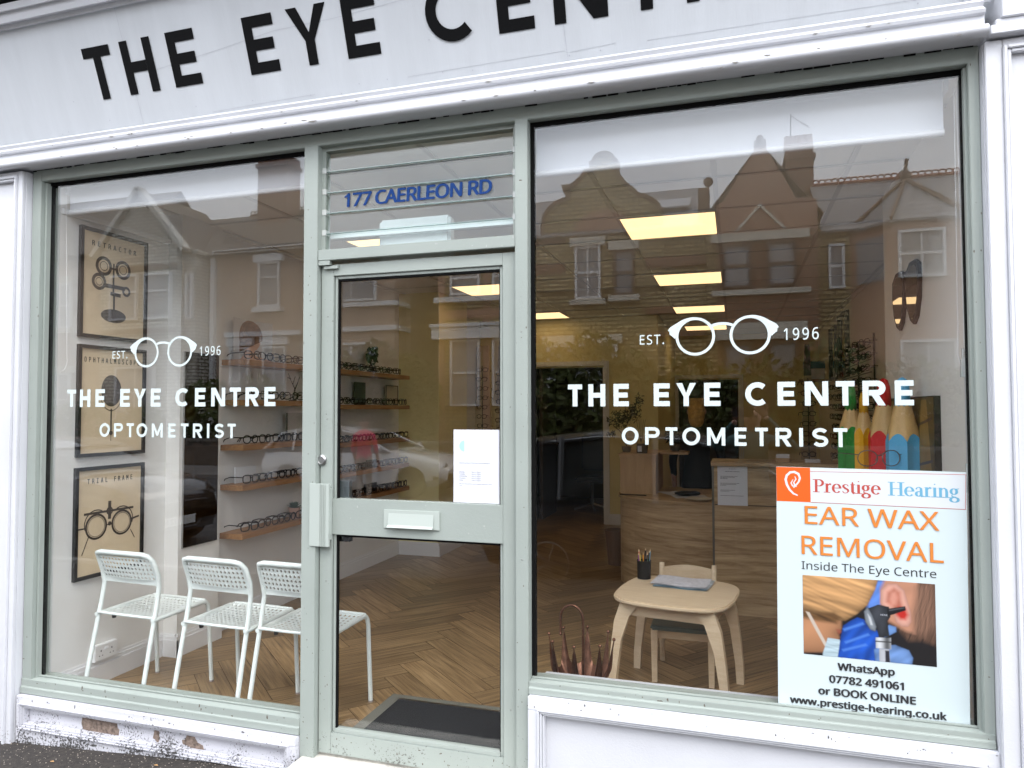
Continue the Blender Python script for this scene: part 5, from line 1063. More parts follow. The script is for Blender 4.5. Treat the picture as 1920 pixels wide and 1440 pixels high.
# photograph printed on the poster
x0, x1, z0, z1 = .2245, .6430, .6205, .898
def PX(u, v): return (x0+(x1-x0)*u, z0+(z1-z0)*v-.004*u)
import numpy as np
def photo_print():
    NX, NZ = 210, 140
    U, V = np.meshgrid(np.linspace(0, 1, NX), np.linspace(0, 1, NZ)); C = np.zeros((NZ, NX, 3)); C[:] = (.015, .013, .014)
    rs = np.random.RandomState(3); asp = (x1-x0)/(z1-z0)
    def sdf(pts):
        P_ = np.array(pts, float); n = len(P_); d = np.full(U.shape, 9.); ins = np.zeros(U.shape, bool)
        for i in range(n):
            a, b = P_[i], P_[(i+1) % n]; ax, az, bx, bz = a[0]*asp, a[1], b[0]*asp, b[1]; ux, uz = U*asp-ax, V-az; ex, ez = bx-ax, bz-az
            t_ = np.clip((ux*ex+uz*ez)/(ex*ex+ez*ez+1e-12), 0, 1); d = np.minimum(d, np.hypot(ux-ex*t_, uz-ez*t_))
            c_ = ((a[1] > V) != (b[1] > V)) & (U < (b[0]-a[0])*(V-a[1])/(b[1]-a[1]+1e-12)+a[0]); ins ^= c_
        return np.where(ins, -d, d)
    def nz(s, ang=0, st=1, seed=0):
        r = np.random.RandomState(seed); o = np.zeros(U.shape); ca, sa = math.cos(ang), math.sin(ang)
        for k in range(7):
            f = s*(1.0+.5*k); th = r.uniform(-.25, .25)+ang; o += np.sin((U*asp*-math.sin(th)+V*math.cos(th))*f+r.uniform(0, 6)+1.2*np.sin((U*ca+V*sa)*s/st+r.uniform(0, 6)))/(1+.4*k)
        return o/3
    def paint(pts, col, soft=.012, sh=None, depth=0, edge=.5):
        d = sdf(pts); a = np.clip(.5-d/soft, 0, 1)[..., None]; c = np.array(col)*np.ones(U.shape+(3,))
        if depth: c = c*(1-edge*np.exp(np.minimum(d, 0)/depth))[..., None]
        if sh is not None: c = c*np.clip(sh, .15, 2.2)[..., None]
        C[:] = C*(1-a)+c*a
    paint([(.5, .6), (.62, .7), (.74, 1), (.48, 1)], (.12, .26, .70), .05, 1+.5*nz(18, 1, 2, 1))
    paint([(.64, .5), (.72, .42), (.8, .28), (.9, .30), (1.1, .2), (1.1, 1.1), (.70, 1.1), (.62, .8)], (.13, .07, .045), .06, 1+.6*nz(90, 1.3, 8, 2))
    paint([(.60, .9), (.66, 1.1), (.87, 1.1), (.89, .8), (.87, .55), (.85, .38), (.78, .40), (.66, .50), (.6, .62)], (.64, .31, .19), .05, 1+.12*nz(12, .4, 2, 3))
    paint([(.87, .95), (.98, 1.05), (1.0, .5), (.92, .36), (.84, .40), (.835, .6)], (.26, .14, .09), .10, 1+.45*nz(110, 1.2, 6, 4))
    paint([(.595, .72), (.60, .88), (.65, .965), (.72, .975), (.775, .90), (.80, .76), (.82, .64), (.825, .52), (.80, .455), (.75, .45), (.71, .50), (.69, .60), (.66, .64), (.62, .66)], (.95, .50, .38), .014, 1+.08*nz(14, 1, 2, 5), .035, .45)
    paint([(.64, .74), (.65, .86), (.70, .92), (.745, .87), (.75, .76), (.77, .66), (.76, .58), (.72, .58), (.70, .66)], (.58, .20, .13), .05, 1+.2*nz(20, 1, 2, 6))
    paint([(.665, .78), (.68, .86), (.71, .87), (.725, .80), (.71, .72), (.68, .70)], (.80, .36, .26), .05)
    paint([(.71, .60), (.73, .69), (.78, .68), (.80, .60), (.78, .54), (.74, .54)], (.62, .03, .02), .05)
    paint([(-.1, .62), (.08, .56), (.22, .58), (.30, .50), (.30, .36), (.27, .30), (.285, .25), (.27, .2), (.24, .10), (.15, .04), (-.1, 0)], (.66, .32, .16), .03, 1+.16*nz(9, .5, 2, 7), .12, .5)
    paint([(.255, .345), (.285, .35), (.30, .32), (.275, .285)], (.35, .10, .06), .03)
    paint([(-.1, .60), (-.1, 1.1), (.60, 1.1), (.56, .88), (.50, .68), (.42, .56), (.33, .46), (.27, .46), (.24, .52), (.10, .50)], (.56, .31, .13), .02, 1.0+.55*nz(34, -.30, 7, 8)-.35*np.clip((.62-V-.25*U)*3, -1, 1), .05, .6)
    paint([(-.1, .58), (.10, .53), (.24, .55), (.29, .50), (.26, .42), (.12, .43), (-.1, .48)], (.16, .08, .03), .05, 1+.5*nz(50, -.3, 7, 9))
    paint([(.02, .54), (.05, .53), (.12, .33), (.19, .13), (.165, .12), (.09, .33)], (.70, .60, .50), .012)
    paint([(.15, .03), (.17, .13), (.19, .23), (.28, .22), (.30, .18), (.28, -.02), (.15, -.02)], (.55, .70, .76), .015, 1+.25*nz(60, 0, 9, 10))
    paint([(.29, .26), (.265, .0), (.30, -.1), (.57, -.1), (.58, .12), (.57, .24), (.61, .34), (.52, .42), (.47, .50), (.42, .52), (.36, .46), (.31, .40)], (.015, .10, .55), .014, 1.1+.7*nz(16, .9, 2, 11), .05, .55)
    for q in ([(.31, .36), (.46, .46), (.47, .44), (.32, .335)], [(.32, .20), (.5, .33), (.51, .31), (.33, .18)], [(.30, .10), (.48, .20), (.49, .18), (.31, .08)]): paint(q, (.10, .28, .85), .03)
    paint([(.62, .30), (.66, .33), (.71, .38), (.71, .44), (.66, .46), (.62, .42)], (.22, .42, .85), .016, None, .04, .4)
    paint([(.55, -.02), (.54, .14), (.60, .20), (.70, .22), (.80, .17), (.83, .08), (.82, -.02)], (.22, .40, .80), .014, 1+.3*nz(22, .6, 2, 12), .05, .5)
    paint([(.50, .64), (.58, .70), (.66, .68), (.67, .56), (.645, .50), (.66, .32), (.58, .29), (.56, .44), (.50, .48)], (.045, .05, .06), .012, 1+.6*nz(14, 1.4, 2, 13), .03, .5)
    paint([(.645, .655), (.78, .705), (.785, .655), (.65, .565)], (.010, .010, .012), .012); paint([(.66, .645), (.77, .688), (.772, .678), (.66, .63)], (.12, .12, .13), .014)
    paint([(.47, .60), (.50, .66), (.535, .56), (.565, .42), (.555, .36), (.515, .38), (.48, .47)], (.34, .38, .42), .012, None, .025, .7); paint([(.50, .57), (.52, .53), (.535, .44), (.52, .44)], (.75, .78, .8), .02)
    paint([(.555, .16), (.555, .29), (.67, .30), (.67, .16)], (.62, .64, .66), .01, .75+.55*np.sin((U-.555)/.115*6.28)); paint([(.553, .235), (.553, .25), (.672, .255), (.672, .24)], (.05, .05, .05), .01)
    paint([(.58, -.1), (.58, .16), (.655, .16), (.665, -.1)], (.62, .64, .68), .01, None, .02, .3); paint([(.625, -.04), (.625, .14), (.655, .14), (.66, -.04)], (.03, .03, .04), .012)
    vs = [PX(u, v) for v in np.linspace(0, 1, NZ) for u in np.linspace(0, 1, NX)]
    me = bpy.data.meshes.new('photo_print'); o0 = ORG[t.name]
    me.from_pydata([(a-o0.x, -.0052-o0.y, b-o0.z) for a, b in vs], [], [(j*NX+i, j*NX+i+1, (j+1)*NX+i+1, (j+1)*NX+i) for j in range(NZ-1) for i in range(NX-1)])
    ca_ = me.color_attributes.new('ink', 'FLOAT_COLOR', 'POINT'); ca_.data.foreach_set('color', np.concatenate([np.clip(C*.60, 0, 1), np.ones(C.shape[:2]+(1,))], 2).astype(np.float32).ravel())
    m, t_, b = newmat('photo_ink'); v = t_.nodes.new('ShaderNodeVertexColor'); v.layer_name = 'ink'; t_.links.new(v.outputs[0], b.inputs['Base Color']); b.inputs['Roughness'].default_value = .4
    me.materials.append(m); o = bpy.data.objects.new('photo_print', me); sc.collection.objects.link(o); o.parent = t; o['label'] = 'printed photo of an ear being examined with an otoscope by a masked blonde person in blue gloves'
photo_print()
text('scope_mark', 'HEINE', PX(.595, .565)[0], PX(.6, .565)[1], .006, 0, P('ph_white', (.4, .42, .46)), t, width=.022, to=lambda u, v: (u, -.0059, v))
# ================================================================ STREET
def slope(x): return -.165+.035*(x+3.4) if x < 1.4 else .003
ASPH = P('tarmac_pavement', (.026, .021, .017), .9, vary=.6, vscale=40, bump=1, bscale=160)
m = MB(); nx = 60; ny = 20
X = [-60+i*2 for i in range(25)]+[-12+.4*i for i in range(61)]+[12+2*i for i in range(1, 25)]; Y_ = [-3.55, -2.6, -1.6, -1.0, -.5, -.2, -.06, .2]
vs = []
def gz(x): return -.140+.058*(max(-5, min(x, -1.0))+3.4)
for y in Y_:
    for x in X: vs.append((x, y, gz(x)-.004*(1 if y < -3 else 0)))
n = len(X); m.add(vs, [(j*n+i, j*n+i+1, (j+1)*n+i+1, (j+1)*n+i) for j in range(len(Y_)-1) for i in range(n-1)])
pv = m.build('pavement', ASPH, smooth='all'); struct(pv)
# loose grit on the pavement by the wall
m = MB(); r = random.Random(4)
for i in range(900):
    x = r.uniform(-4.3, -1.2); y = -.09-abs(r.gauss(0, .16)); s = r.uniform(.001, .0032); z = gz(x)+s*.3
    m.add([(x-s, y, z), (x, y-s, z), (x+s, y, z), (x, y+s, z), (x, y, z+s)], [(0,1,4), (1,2,4), (2,3,4), (3,0,4)])
g_ = m.build('grit', P('grit_stone', (.30, .26, .22), .8, vary=.6, vscale=300)); g_['kind'] = 'stuff'
for i, (x, y, rz) in enumerate(((-3.0, -.22, .4), (-2.47, -.16, 1.2), (-2.62, -.33, 2.2))):
    l_ = MB().add([(x-.012, y, gz(x)+.004), (x, y-.006, gz(x)+.006), (x+.014, y+.001, gz(x)+.004), (x+.002, y+.006, gz(x)+.007)], [(0,1,2,3)]).build('fallen_leaf', P('dry_leaf', (.35, .20, .08), .7)); tag(l_, 'tiny dry orange leaf on the dark pavement, %s' % ['farthest left', 'nearest the stall riser', 'nearest the bottom edge of the photo'][i], 'leaf', 'fallen leaves on the pavement')
m = MB(); m.box(-60, 60, -3.68, -3.55, -.34, -.2); struct(m.build('kerb', P('kerb_stone', (.3, .29, .27), .8), bevel=.01))
struct(MB().add([(-60, -12.6, -.30), (60, -12.6, -.30), (60, -3.6, -.30), (-60, -3.6, -.30)], [(0,1,2,3)]).build('road', P('road_asphalt', (.055, .055, .056), .9, vary=.3, vscale=20)))
struct(MB().box(-60, 60, -15.2, -12.6, -.5, -.17).build('far_pavement', P('far_slabs', (.17, .16, .15), .9)))
struct(MB().add([(-150, -150, -.55), (150, -150, -.55), (150, 60, -.55), (-150, 60, -.55)], [(0,1,2,3)]).build('ground', P('garden_ground', (.08, .08, .05), .95)))
# ---------------- houses across the road
YB = brick('yellow_brick', (.62, .50, .27), (.40, .31, .15), (.13, .10, .06)); RBK = brick('red_brick', (.34, .17, .11), (.26, .12, .08), (.16, .11, .08)); WB = brick('white_brick', (.70, .68, .60), (.60, .57, .50), (.25, .22, .18))
TERRA = P('terracotta_render', (.38, .22, .155), .85, vary=.12); REND = P('brown_render', (.40, .30, .235), .9, vary=.08); SLATE = brick('slate', (.22, .21, .215), (.30, .285, .29), (.06, .058, .06), 1, .6, .3, .16, .016); SLATED = brick('brown_tiles', (.16, .13, .105), (.21, .17, .14), (.05, .04, .035), 1, .7, .3, .16, .016)
STONE = P('pale_dressing', (.60, .56, .48), .8, vary=.15); WFR = P('white_sash', (.72, .72, .72), .4); PANE = P('dark_pane', (.20, .21, .23), .06, vary=.3, vscale=3); CURT = P('net_curtain', (.30, .30, .31), .8, vary=.15, vscale=14, stretch=(8, 8, .5)); DKF = P('dark_sash', (.10, .06, .045), .5); GUT = P('gutter', (.1, .09, .085), .5)
def window(par, xa, xb, za, zb, y, fr=WFR, cross=True, mid=.5, lint=True, pane=CURT, out=.0, lm=None):
    m = MB(); b = .07
    m.box(xa, xb, y+.0, y+.12, zb-b, zb); m.box(xa, xb, y, y+.12, za, za+b); m.box(xa, xa+b, y, y+.12, za+b, zb-b); m.box(xb-b, xb, y, y+.12, za+b, zb-b)
    zm = za+(zb-za)*mid; m.box(xa+b, xb-b, y, y+.09, zm-.035, zm+.035)
    if cross: xm = (xa+xb)/2; m.box(xm-.022, xm+.022, y, y+.08, za+b, zm-.0355); m.box(xm-.022, xm+.022, y, y+.08, zm+.0355, zb-b)
    w_ = m.build('window', fr, par); MB().box(xa+b*.8, xb-b*.8, y-.02, y+.05, za+b*.8, zb-b*.8).build('window_glass', pane, w_)
    if lint: MB().box(xa-.14, xb+.14, y-.01, y+.17, zb+.002, zb+.26).box(xa-.14, xb+.14, y-.01, y+.22, za-.17, za-.002).build('lintel_and_sill', lm or STONE, w_)
def roofp(name, par, vs, mat=SLATE, th=.06):
    m = MB(); n = len(vs); m.add(list(vs)+[(a, b, c-th) for a, b, c in vs], [tuple(range(n)), tuple(range(2*n-1, n-1, -1))]+[(i, i+n, (i+1) % n+n, (i+1) % n) for i in range(n)]); return m.build(name, mat, par)
def crest(par, xa, xb, y, z, mat=None, n=40):
    m = MB(); d = (xb-xa)/n
    for i in range(n):
        x = xa+(i+.5)*d; m.tube([(x+.10*math.cos(a), y, z+.10+.08*math.sin(a)) for a in [PI*k/4-PI*.15 for k in range(6)]], .026, 4)
    m.tube([(xa, y, z+.02), (xb, y, z+.02)], .06, 6); m.build('ridge_tiles', mat or P('red_ridge', (.35, .12, .07), .8), par)
def chimney(par, xa, xb, y, z0, z1, mat, pots=3):
    m = MB(); m.box(xa, xb, y-.5, y+.4, z0, z1-.45); m.box(xa-.06, xb+.06, y-.56, y+.46, z1-.449, z1-.3); m.box(xa, xb, y-.5, y+.4, z1-.299, z1); c = m.build('chimney', mat, par)
    for k in range(pots): x = xa+(xb-xa)*(k+.5)/pots; MB().lathe([(.13, 0), (.10, .35), (.12, .4), (.09, .4), (.001, .3)], (x, y, z1), 10).build('chimney_pot', P('clay_pot', (.35, .17, .09), .8), c)
H_ = lambda lab, x: thing('terraced_house', lab, 'house', (x, -18, -.17))
# A0 far left neighbour
h = H_('tall house with a steep brown roof, far left of the terrace', -26)
MB().box(-31, -21.9, -24, -18.0, -.17, 7.4).build('wall', REND, h); roofp('roof', h, [(-31.2, -17.6, 7.3), (-21.6, -17.6, 7.3), (-21.6, -21, 10.5), (-31.2, -21, 10.5)], SLATED); roofp('roof', h, [(-31.2, -24.2, 7.3), (-31.2, -21, 10.5), (-21.6, -21, 10.5), (-21.6, -24.2, 7.3)], SLATED)
for xa in (-29, -25): window(h, xa, xa+1.2, 4.6, 6.3, -17.99); window(h, xa, xa+1.2, .9, 2.9, -17.99)
# A
h = H_('white painted brick house with a steep pointed gable over its bay, reflected on the left', -19.5)
MB().box(-21.85, -17.27, -24, -18.0, -.17, 6.95).build('wall', WB, h)
MB().ext([(-21.4, -.17), (-18.1, -.17), (-18.1, 7.15), (-19.75, 9.0), (-21.4, 7.15)], -18.0, -17.0).build('gable_bay', WB, h)
MB().box(-18.1, -17.6, -18, -17.35, -.17, 6.85).box(-18.099, -17.5, -18, -17.3, 6.851, 7.0).build('bay_side', WB, h)
m = MB(); 
for a, b in (((-21.75, 6.95), (-19.75, 9.22)), ((-19.75, 9.22), (-17.75, 6.95))): 
    for q in strip([a, b], .16): m.ext(q, -17.2, -16.85)
m.build('barge_board', P('pale_board', (.6, .58, .52), .7), h)
roofp('roof', h, [(-21.8, -16.9, 6.95), (-21.8, -20.3, 6.95), (-19.75, -20.3, 9.2), (-19.75, -16.9, 9.2)], SLATED); roofp('roof', h, [(-19.75, -16.9, 9.2), (-19.75, -20.3, 9.2), (-17.7, -20.3, 6.95), (-17.7, -16.9, 6.95)], SLATED)
roofp('roof', h, [(-21.9, -17.7, 6.9), (-17.2, -17.7, 6.9), (-17.2, -21, 9.17), (-21.9, -21, 9.17)], SLATED); roofp('roof', h, [(-21.9, -24.2, 6.9), (-21.9, -21, 9.17), (-17.2, -21, 9.17), (-17.2, -24.2, 6.9)], SLATED)
crest(h, -18.2, -17.3, -21, 9.17, P('ridge_brown', (.14, .10, .08), .8), 5)
m = MB(); m.box(-21.3, -18.05, -17.0, -16.93, 6.35, 6.5); m.box(-21.3, -18.05, -17.0, -16.93, 4.15, 4.28); m.build('string_course', P('brown_band', (.16, .11, .08), .8), h)
window(h, -19.4, -18.25, 4.62, 6.2, -16.985, lint=False, cross=False, mid=.62); window(h, -20.9, -19.7, 4.62, 6.2, -16.985, lint=False, cross=False, mid=.62); window(h, -20.6, -18.9, 1.2, 3.0, -16.985, lint=False); window(h, -17.97, -17.68, 4.62, 6.2, -17.34, lint=False, cross=False, mid=.62)
MB().box(-17.45, -17.3, -17.98, -17.85, -.1, 6.8).build('drain_pipe', WFR, h)
# B
h = H_('brown rendered terraced house with white window surrounds, reflected above the shelves', -13.5)
MB().box(-17.26, -9.84, -24, -18.0, -.17, 7.02).build('wall', REND, h)
roofp('roof', h, [(-17.19, -17.7, 6.98), (-9.7, -17.7, 6.98), (-9.7, -21, 9.17), (-17.19, -21, 9.17)], SLATED); roofp('roof', h, [(-17.19, -24.2, 6.98), (-17.19, -21, 9.17), (-9.7, -21, 9.17), (-9.7, -24.2, 6.98)], SLATED)
crest(h, -17.1, -9.8, -21, 9.17, P('ridge_brown', (.14, .10, .08)), 42); chimney(h, -17.15, -15.9, -20.4, 8.0, 11.1, RBK)
MB().box(-17.25, -9.9, -17.82, -17.70, 6.90, 7.02).build('gutter', WFR, h)
window(h, -15.53, -14.67, 5.0, 6.55, -17.99, cross=False, mid=.66, lm=WFR)
MB().box(-16.8, -13.75, -17.99, -17.78, 4.0, 4.17).box(-16.75, -15.7, -17.989, -17.85, 3.7, 3.98).box(-15.4, -14.3, -17.989, -17.85, 3.7, 3.98).build('white_band', WFR, h)
window(h, -16.65, -15.85, 1.3, 3.65, -17.99, lint=False); window(h, -15.3, -14.4, 1.9, 3.65, -17.99, lint=False)
MB().box(-12.6, -10.0, -18, -17.2, -.17, 6.6).build('bay', REND, h)
for xa, xb in ((-12.35, -10.6),): window(h, xa, xb, 4.9, 6.3, -17.19, lint=False, cross=True, mid=.7)
MB().box(-12.75, -9.85, -18, -17.05, 4.72, 4.86).box(-12.75, -9.85, -18, -17.05, 3.95, 4.1).box(-12.75, -9.85, -18.0, -17.02, 6.6, 6.75).build('bay_trim', WFR, h); window(h, -12.35, -10.6, 1.2, 3.6, -17.19, lint=False)
# alley wall
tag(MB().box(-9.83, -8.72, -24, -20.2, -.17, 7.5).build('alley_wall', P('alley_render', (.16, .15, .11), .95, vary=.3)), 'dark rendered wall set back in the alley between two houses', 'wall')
# C / D yellow brick with dutch gable
h = H_('yellow brick house with a curved Dutch gable and red bands', -4.5)
MB().box(-8.7, -.72, -24, -18.0, -.17, 6.7).build('wall', YB, h)
D_ = [(-5.62, 5.0), (-1.86, 5.0), (-1.86, 6.6), (-1.94, 7.2)]
D_ += [(-1.94-.25*math.sin(math.radians(a)), 7.2+.55*(1-math.cos(math.radians(a)))) for a in ()]
D_ += [(-2.0, 7.35), (-2.15, 7.5), (-2.35, 7.62), (-2.62, 7.70), (-2.66, 7.80), (-2.80, 7.92), (-2.93, 8.04), (-3.08, 8.22), (-3.2, 8.42), (-3.23, 8.5), (-3.23, 8.78)]
D_ += [(-3.585+.30*math.cos(math.radians(a)), 8.78+.24*math.sin(math.radians(a))) for a in range(0, 181, 15)]
D_ += [(-3.94, 8.78), (-3.94, 8.56), (-4.12, 8.54), (-4.25, 8.36), (-4.44, 8.2), (-4.62, 8.12), (-4.78, 8.13), (-4.74, 7.98), (-4.66, 7.95), (-4.66, 7.76), (-4.8, 7.74), (-5.05, 7.66), (-5.25, 7.5), (-5.38, 7.3), (-5.44, 7.0), (-5.42, 6.6), (-5.62, 6.55)]
MB().ext(D_, -18.3, -17.88).build('dutch_gable', YB, h)
m = MB()
for q in strip(D_[3:-1], .10): m.ext(q, -18.34, -17.80)
m.build('gable_coping', P('brown_coping', (.20, .13, .09), .85), h)
q = arc(-3.62, 6.72, .82, 0, 180, 18, .62); MB().ext(q+[(-4.44, 6.60), (-2.8, 6.60)], -17.879, -17.84).build('arch_panel', TERRA, h)
m = MB()
for za, zb in ((5.55, 5.85), (6.42, 6.58), (4.22, 4.42), (3.55, 3.7)): m.box(-8.69, -4.75, -17.999, -17.86, za, zb); m.box(-2.4, -.73, -17.999, -17.86, za, zb)
m.build('red_band', RBK, h)
window(h, -4.44, -3.68, 4.72, 6.28, -17.875); window(h, -3.30, -2.70, 4.78, 6.1, -17.875, fr=DKF, cross=False, pane=PANE)
window(h, -5.3, -3.2, 1.3, 3.4, -17.875); MB().box(-2.6, -1.7, -17.99, -17.8, -.1, 2.3).build('front_door', P('dark_red_door', (.12, .02, .015), .4), h)
roofp('roof', h, [(-8.8, -17.7, 6.66), (-.7, -17.7, 6.66), (-.7, -21, 8.68), (-8.8, -21, 8.68)], SLATE); roofp('roof', h, [(-8.8, -24.2, 6.66), (-8.8, -21, 8.68), (-.7, -21, 8.68), (-.7, -24.2, 6.66)], SLATE)
MB().add([(-2.2, -18.9, 7.50), (-1.2, -18.9, 7.50), (-1.2, -19.6, 7.92), (-2.2, -19.6, 7.92), (-2.2, -18.9, 7.56), (-1.2, -18.9, 7.56), (-1.2, -19.6, 7.98), (-2.2, -19.6, 7.98)], [(0,3,2,1), (4,5,6,7), (0,1,5,4), (1,2,6,5), (2,3,7,6), (3,0,4,7)]).build('roof_light', P('sky_glass', (.35, .36, .38), .1), h)
MB().box(-8.5, -6.2, -18, -17.4, -.17, 6.4).build('bay', YB, h); MB().box(-8.62, -8.4, -18.0, -17.35, -.17, 6.4).box(-7.15, -6.95, -17.4, -17.35, -.17, 6.4).box(-8.4, -6.2, -17.4, -17.36, 4.25, 4.5).build('red_quoin', TERRA, h)
for xa, xb in ((-8.2, -7.25), (-6.85, -6.35)): window(h, xa, xb, 4.95, 6.1, -17.39, lint=False, cross=False, mid=.45, pane=CURT); window(h, xa, xb, 1.6, 3.6, -17.39, lint=False, cross=False)
MB().box(-8.75, -6.1, -18, -17.15, 3.62, 3.98).box(-8.8, -6.05, -18, -17.1, 3.981, 4.08).box(-8.7, -6.1, -18, -17.2, 4.74, 4.9).build('white_band', WFR, h)
for x, in ((-.75,),): MB().box(x-.15, x+.15, -18.3, -17.8, 6.7, 7.7).ball((x+.12, -18.05, 7.93), .14, 12).build('ball_finial', P('brown_coping', (.20, .13, .09)), h, smooth=True)
# E terracotta gable
h = H_('terracotta gabled house with a tall pointed gable and stone banded windows', .8)
MB().box(-.70, 2.25, -24, -17.8, -.17, 6.7).build('wall', YB, h)
MB().ext([(-.42, 6.25), (2.15, 6.25), (2.15, 7.05), (1.62, 7.1), (1.44, 7.5), (.92, 8.45), (.90, 8.62), (.60, 8.62), (.58, 8.45), (-.08, 7.4), (-.25, 7.15), (-.42, 7.05)], -17.8, -17.45).build('gable', TERRA, h)
MB().box(-.42, 2.15, -17.8, -17.45, -.17, 6.2499).build('bay', RBK, h)
MB().box(.60, .90, -17.85, -17.4, 8.621, 8.75).ball((.75, -17.62, 8.86), .10, 10).build('finial', P('brown_coping', (.20, .13, .09)), h)
m = MB()
for q in strip([(.1, 6.30), (.72, 6.98), (1.34, 6.30)], .07): m.ext(q, -17.45, -17.38)
m.build('pediment', STONE, h)
MB().box(-.55, 1.95, -17.46, -17.36, 6.02, 6.25).box(-.55, 1.95, -17.46, -17.30, 4.55, 4.70).build('stone_band', STONE, h)
for xa, xb in ((-.27, .5), (.87, 1.62)): window(h, xa, xb, 4.75, 5.98, -17.44, fr=DKF, lint=False, cross=False, pane=CURT); window(h, xa, xb, 1.4, 3.3, -17.44, fr=DKF, lint=False, cross=False, pane=PANE)
MB().box(-.45, 1.85, -17.46, -17.3, 3.35, 3.8).build('stone_band', STONE, h)
roofp('roof', h, [(-.8, -17.5, 6.7), (.75, -17.5, 8.7), (.75, -21, 8.7), (-.8, -21, 6.7)], SLATED); roofp('roof', h, [(.75, -17.5, 8.7), (2.3, -17.5, 6.7), (2.3, -21, 6.7), (.75, -21, 8.7)], SLATED)
chimney(h, 1.62, 2.40, -21, 6.5, 9.62, RBK, 5)
m = MB().tube([(1.78, -21, 9.5), (1.80, -21, 10.75)], .02, 5).tube([(1.80, -21, 10.7), (2.35, -21, 10.25)], .012, 4)
for k in range(6): x = 1.88+k*.08; z = 10.64-k*.066; m.tube([(x, -21.14, z), (x, -20.86, z)], .006, 4)
m.build('aerial', P('aerial_grey', (.15, .15, .16), .5, .5), h)
# F slate roof with hipped bay
h = H_('slate roofed house with a red crested ridge and a hipped bay, far right', 5)
MB().box(2.26, 9.5, -24, -18.0, -.17, 6.3).build('wall', YB, h)
roofp('roof', h, [(2.28, -17.8, 6.25), (9.6, -17.8, 6.25), (9.6, -20.5, 8.25), (2.28, -20.5, 8.25)]); roofp('roof', h, [(2.28, -24, 6.25), (2.28, -20.5, 8.25), (9.6, -20.5, 8.25), (9.6, -24, 6.25)]); crest(h, 2.35, 9.5, -20.5, 8.25, None, 40)
ap = (4.55, -19.0, 7.75); ba = [(2.95, -18.0, 6.2), (3.8, -17.0, 6.22), (5.5, -17.0, 6.22), (6.3, -18.0, 6.2)]
for a, b in zip(ba, ba[1:]): roofp('bay_roof', h, [a, b, ap])
roofp('bay_roof', h, [ba[0], ap, (4.55, -20, 7.9), (2.95, -20, 6.6)]); roofp('bay_roof', h, [ba[3], (6.3, -20, 6.6), (4.55, -20, 7.9), ap])
m = MB()
for a in ba: m.tube([(a[0], a[1], a[2]+.05), (ap[0], ap[1], ap[2]+.05)], .05, 5)
m.ball((4.55, -19, 7.9), .16, 8).tube([(4.55, -19, 7.9), (4.6, -19, 8.35)], .05, 5); m.build('hip_tiles', P('brown_coping', (.20, .13, .09)), h)
MB().ext([(3.0, -18), (3.85, -17.1), (5.45, -17.1), (6.25, -18)], -.17, 6.18, 'z').build('bay', TERRA, h)
window(h, 3.95, 5.0, 4.75, 5.95, -17.09, lint=False); 
m = MB(); a, b = Vector((3.15, -17.84, 0)), Vector((3.7, -17.26, 0)); nrm = Vector((-.72, .68, 0)).normalized(); 
wq = [(a.x-.03, a.y+.03, 4.75), (b.x-.03, b.y+.03, 4.75), (b.x-.03, b.y+.03, 5.9), (a.x-.03, a.y+.03, 5.9)]; m.add(wq+[(p[0]+.04, p[1]-.04, p[2]) for p in wq], [(0,1,2,3), (4,7,6,5), (0,4,5,1), (1,5,6,2), (2,6,7,3), (3,7,4,0)]); m.build('side_window', CURT, h)
window(h, 6.8, 7.7, 4.7, 6.0, -17.99); window(h, 3.95, 5.2, 1.3, 3.2, -17.09, lint=False); window(h, 2.45, 2.85, 4.7, 5.9, -17.99, cross=False, lint=False)
# garden walls and hedges
t = thing('garden_wall', 'low brick garden wall along the far pavement', 'wall', (0, -15.3, -.17)); MB().box(-32, 10, -15.5, -15.25, -.17, .55).build('wall_body', P('dark_stone', (.10, .085, .07), .9, vary=.4), t); MB().box(-32, 10, -15.55, -15.2, .551, .63).build('coping', P('dark_coping', (.16, .14, .12), .9), t)
LEAF = P('hedge_leaf', (.062, .082, .018), .6, vary=.45, vscale=1.6); LEAF2 = P('shrub_leaf', (.08, .098, .022), .6, vary=.4, vscale=2)
def hedge(name, lab, cs, n, mat, cat='hedge'):
    t = thing(name, lab, cat, (cs[0][0][0], cs[0][0][1], -.17), 'hedges and shrubs in the front gardens'); m = MB(); r = random.Random(len(lab))
    for c_, rd in cs: leaves(m, c_, rd, n//len(cs), .13, r, .45, .35)
    m.build('foliage', mat, t); m = MB()
    for c_, rd in cs:
        for k in range(3): x = c_[0]+r.uniform(-.4, .4)*rd[0]; m.tube([(x, c_[1], -.17), (x+r.uniform(-.2, .2), c_[1], c_[2]*.5), (x+r.uniform(-.4, .4), c_[1], c_[2])], .05, 5, r2=.015)
    m.build('stem', P('hedge_stem', (.06, .045, .03), .9), t)
hedge('hedge', 'tall bushy hedge in front of the brown house, reflected behind the door', [((-11.6, -16.2, 1.8), (1.3, .6, 1.6)), ((-10.2, -16.2, 1.9), (1.3, .7, 1.7)), ((-9.0, -16.2, 1.7), (1.0, .6, 1.5))], 4200, LEAF)
hedge('shrub', 'rounded shrub between the white gabled house and the brown house', [((-16.2, -16.3, 1.3), (1.4, .6, 1.2)), ((-14.3, -16.3, 1.3), (1.2, .6, 1.3))], 2400, LEAF2, 'shrub')
hedge('shrub', 'tall olive green shrub under the Dutch gable', [((-5.0, -16.3, 1.8), (1.2, .7, 1.6)), ((-3.7, -16.3, 2.0), (1.1, .7, 1.65)), ((-2.6, -16.3, 1.6), (.9, .6, 1.5))], 4200, LEAF2, 'shrub')
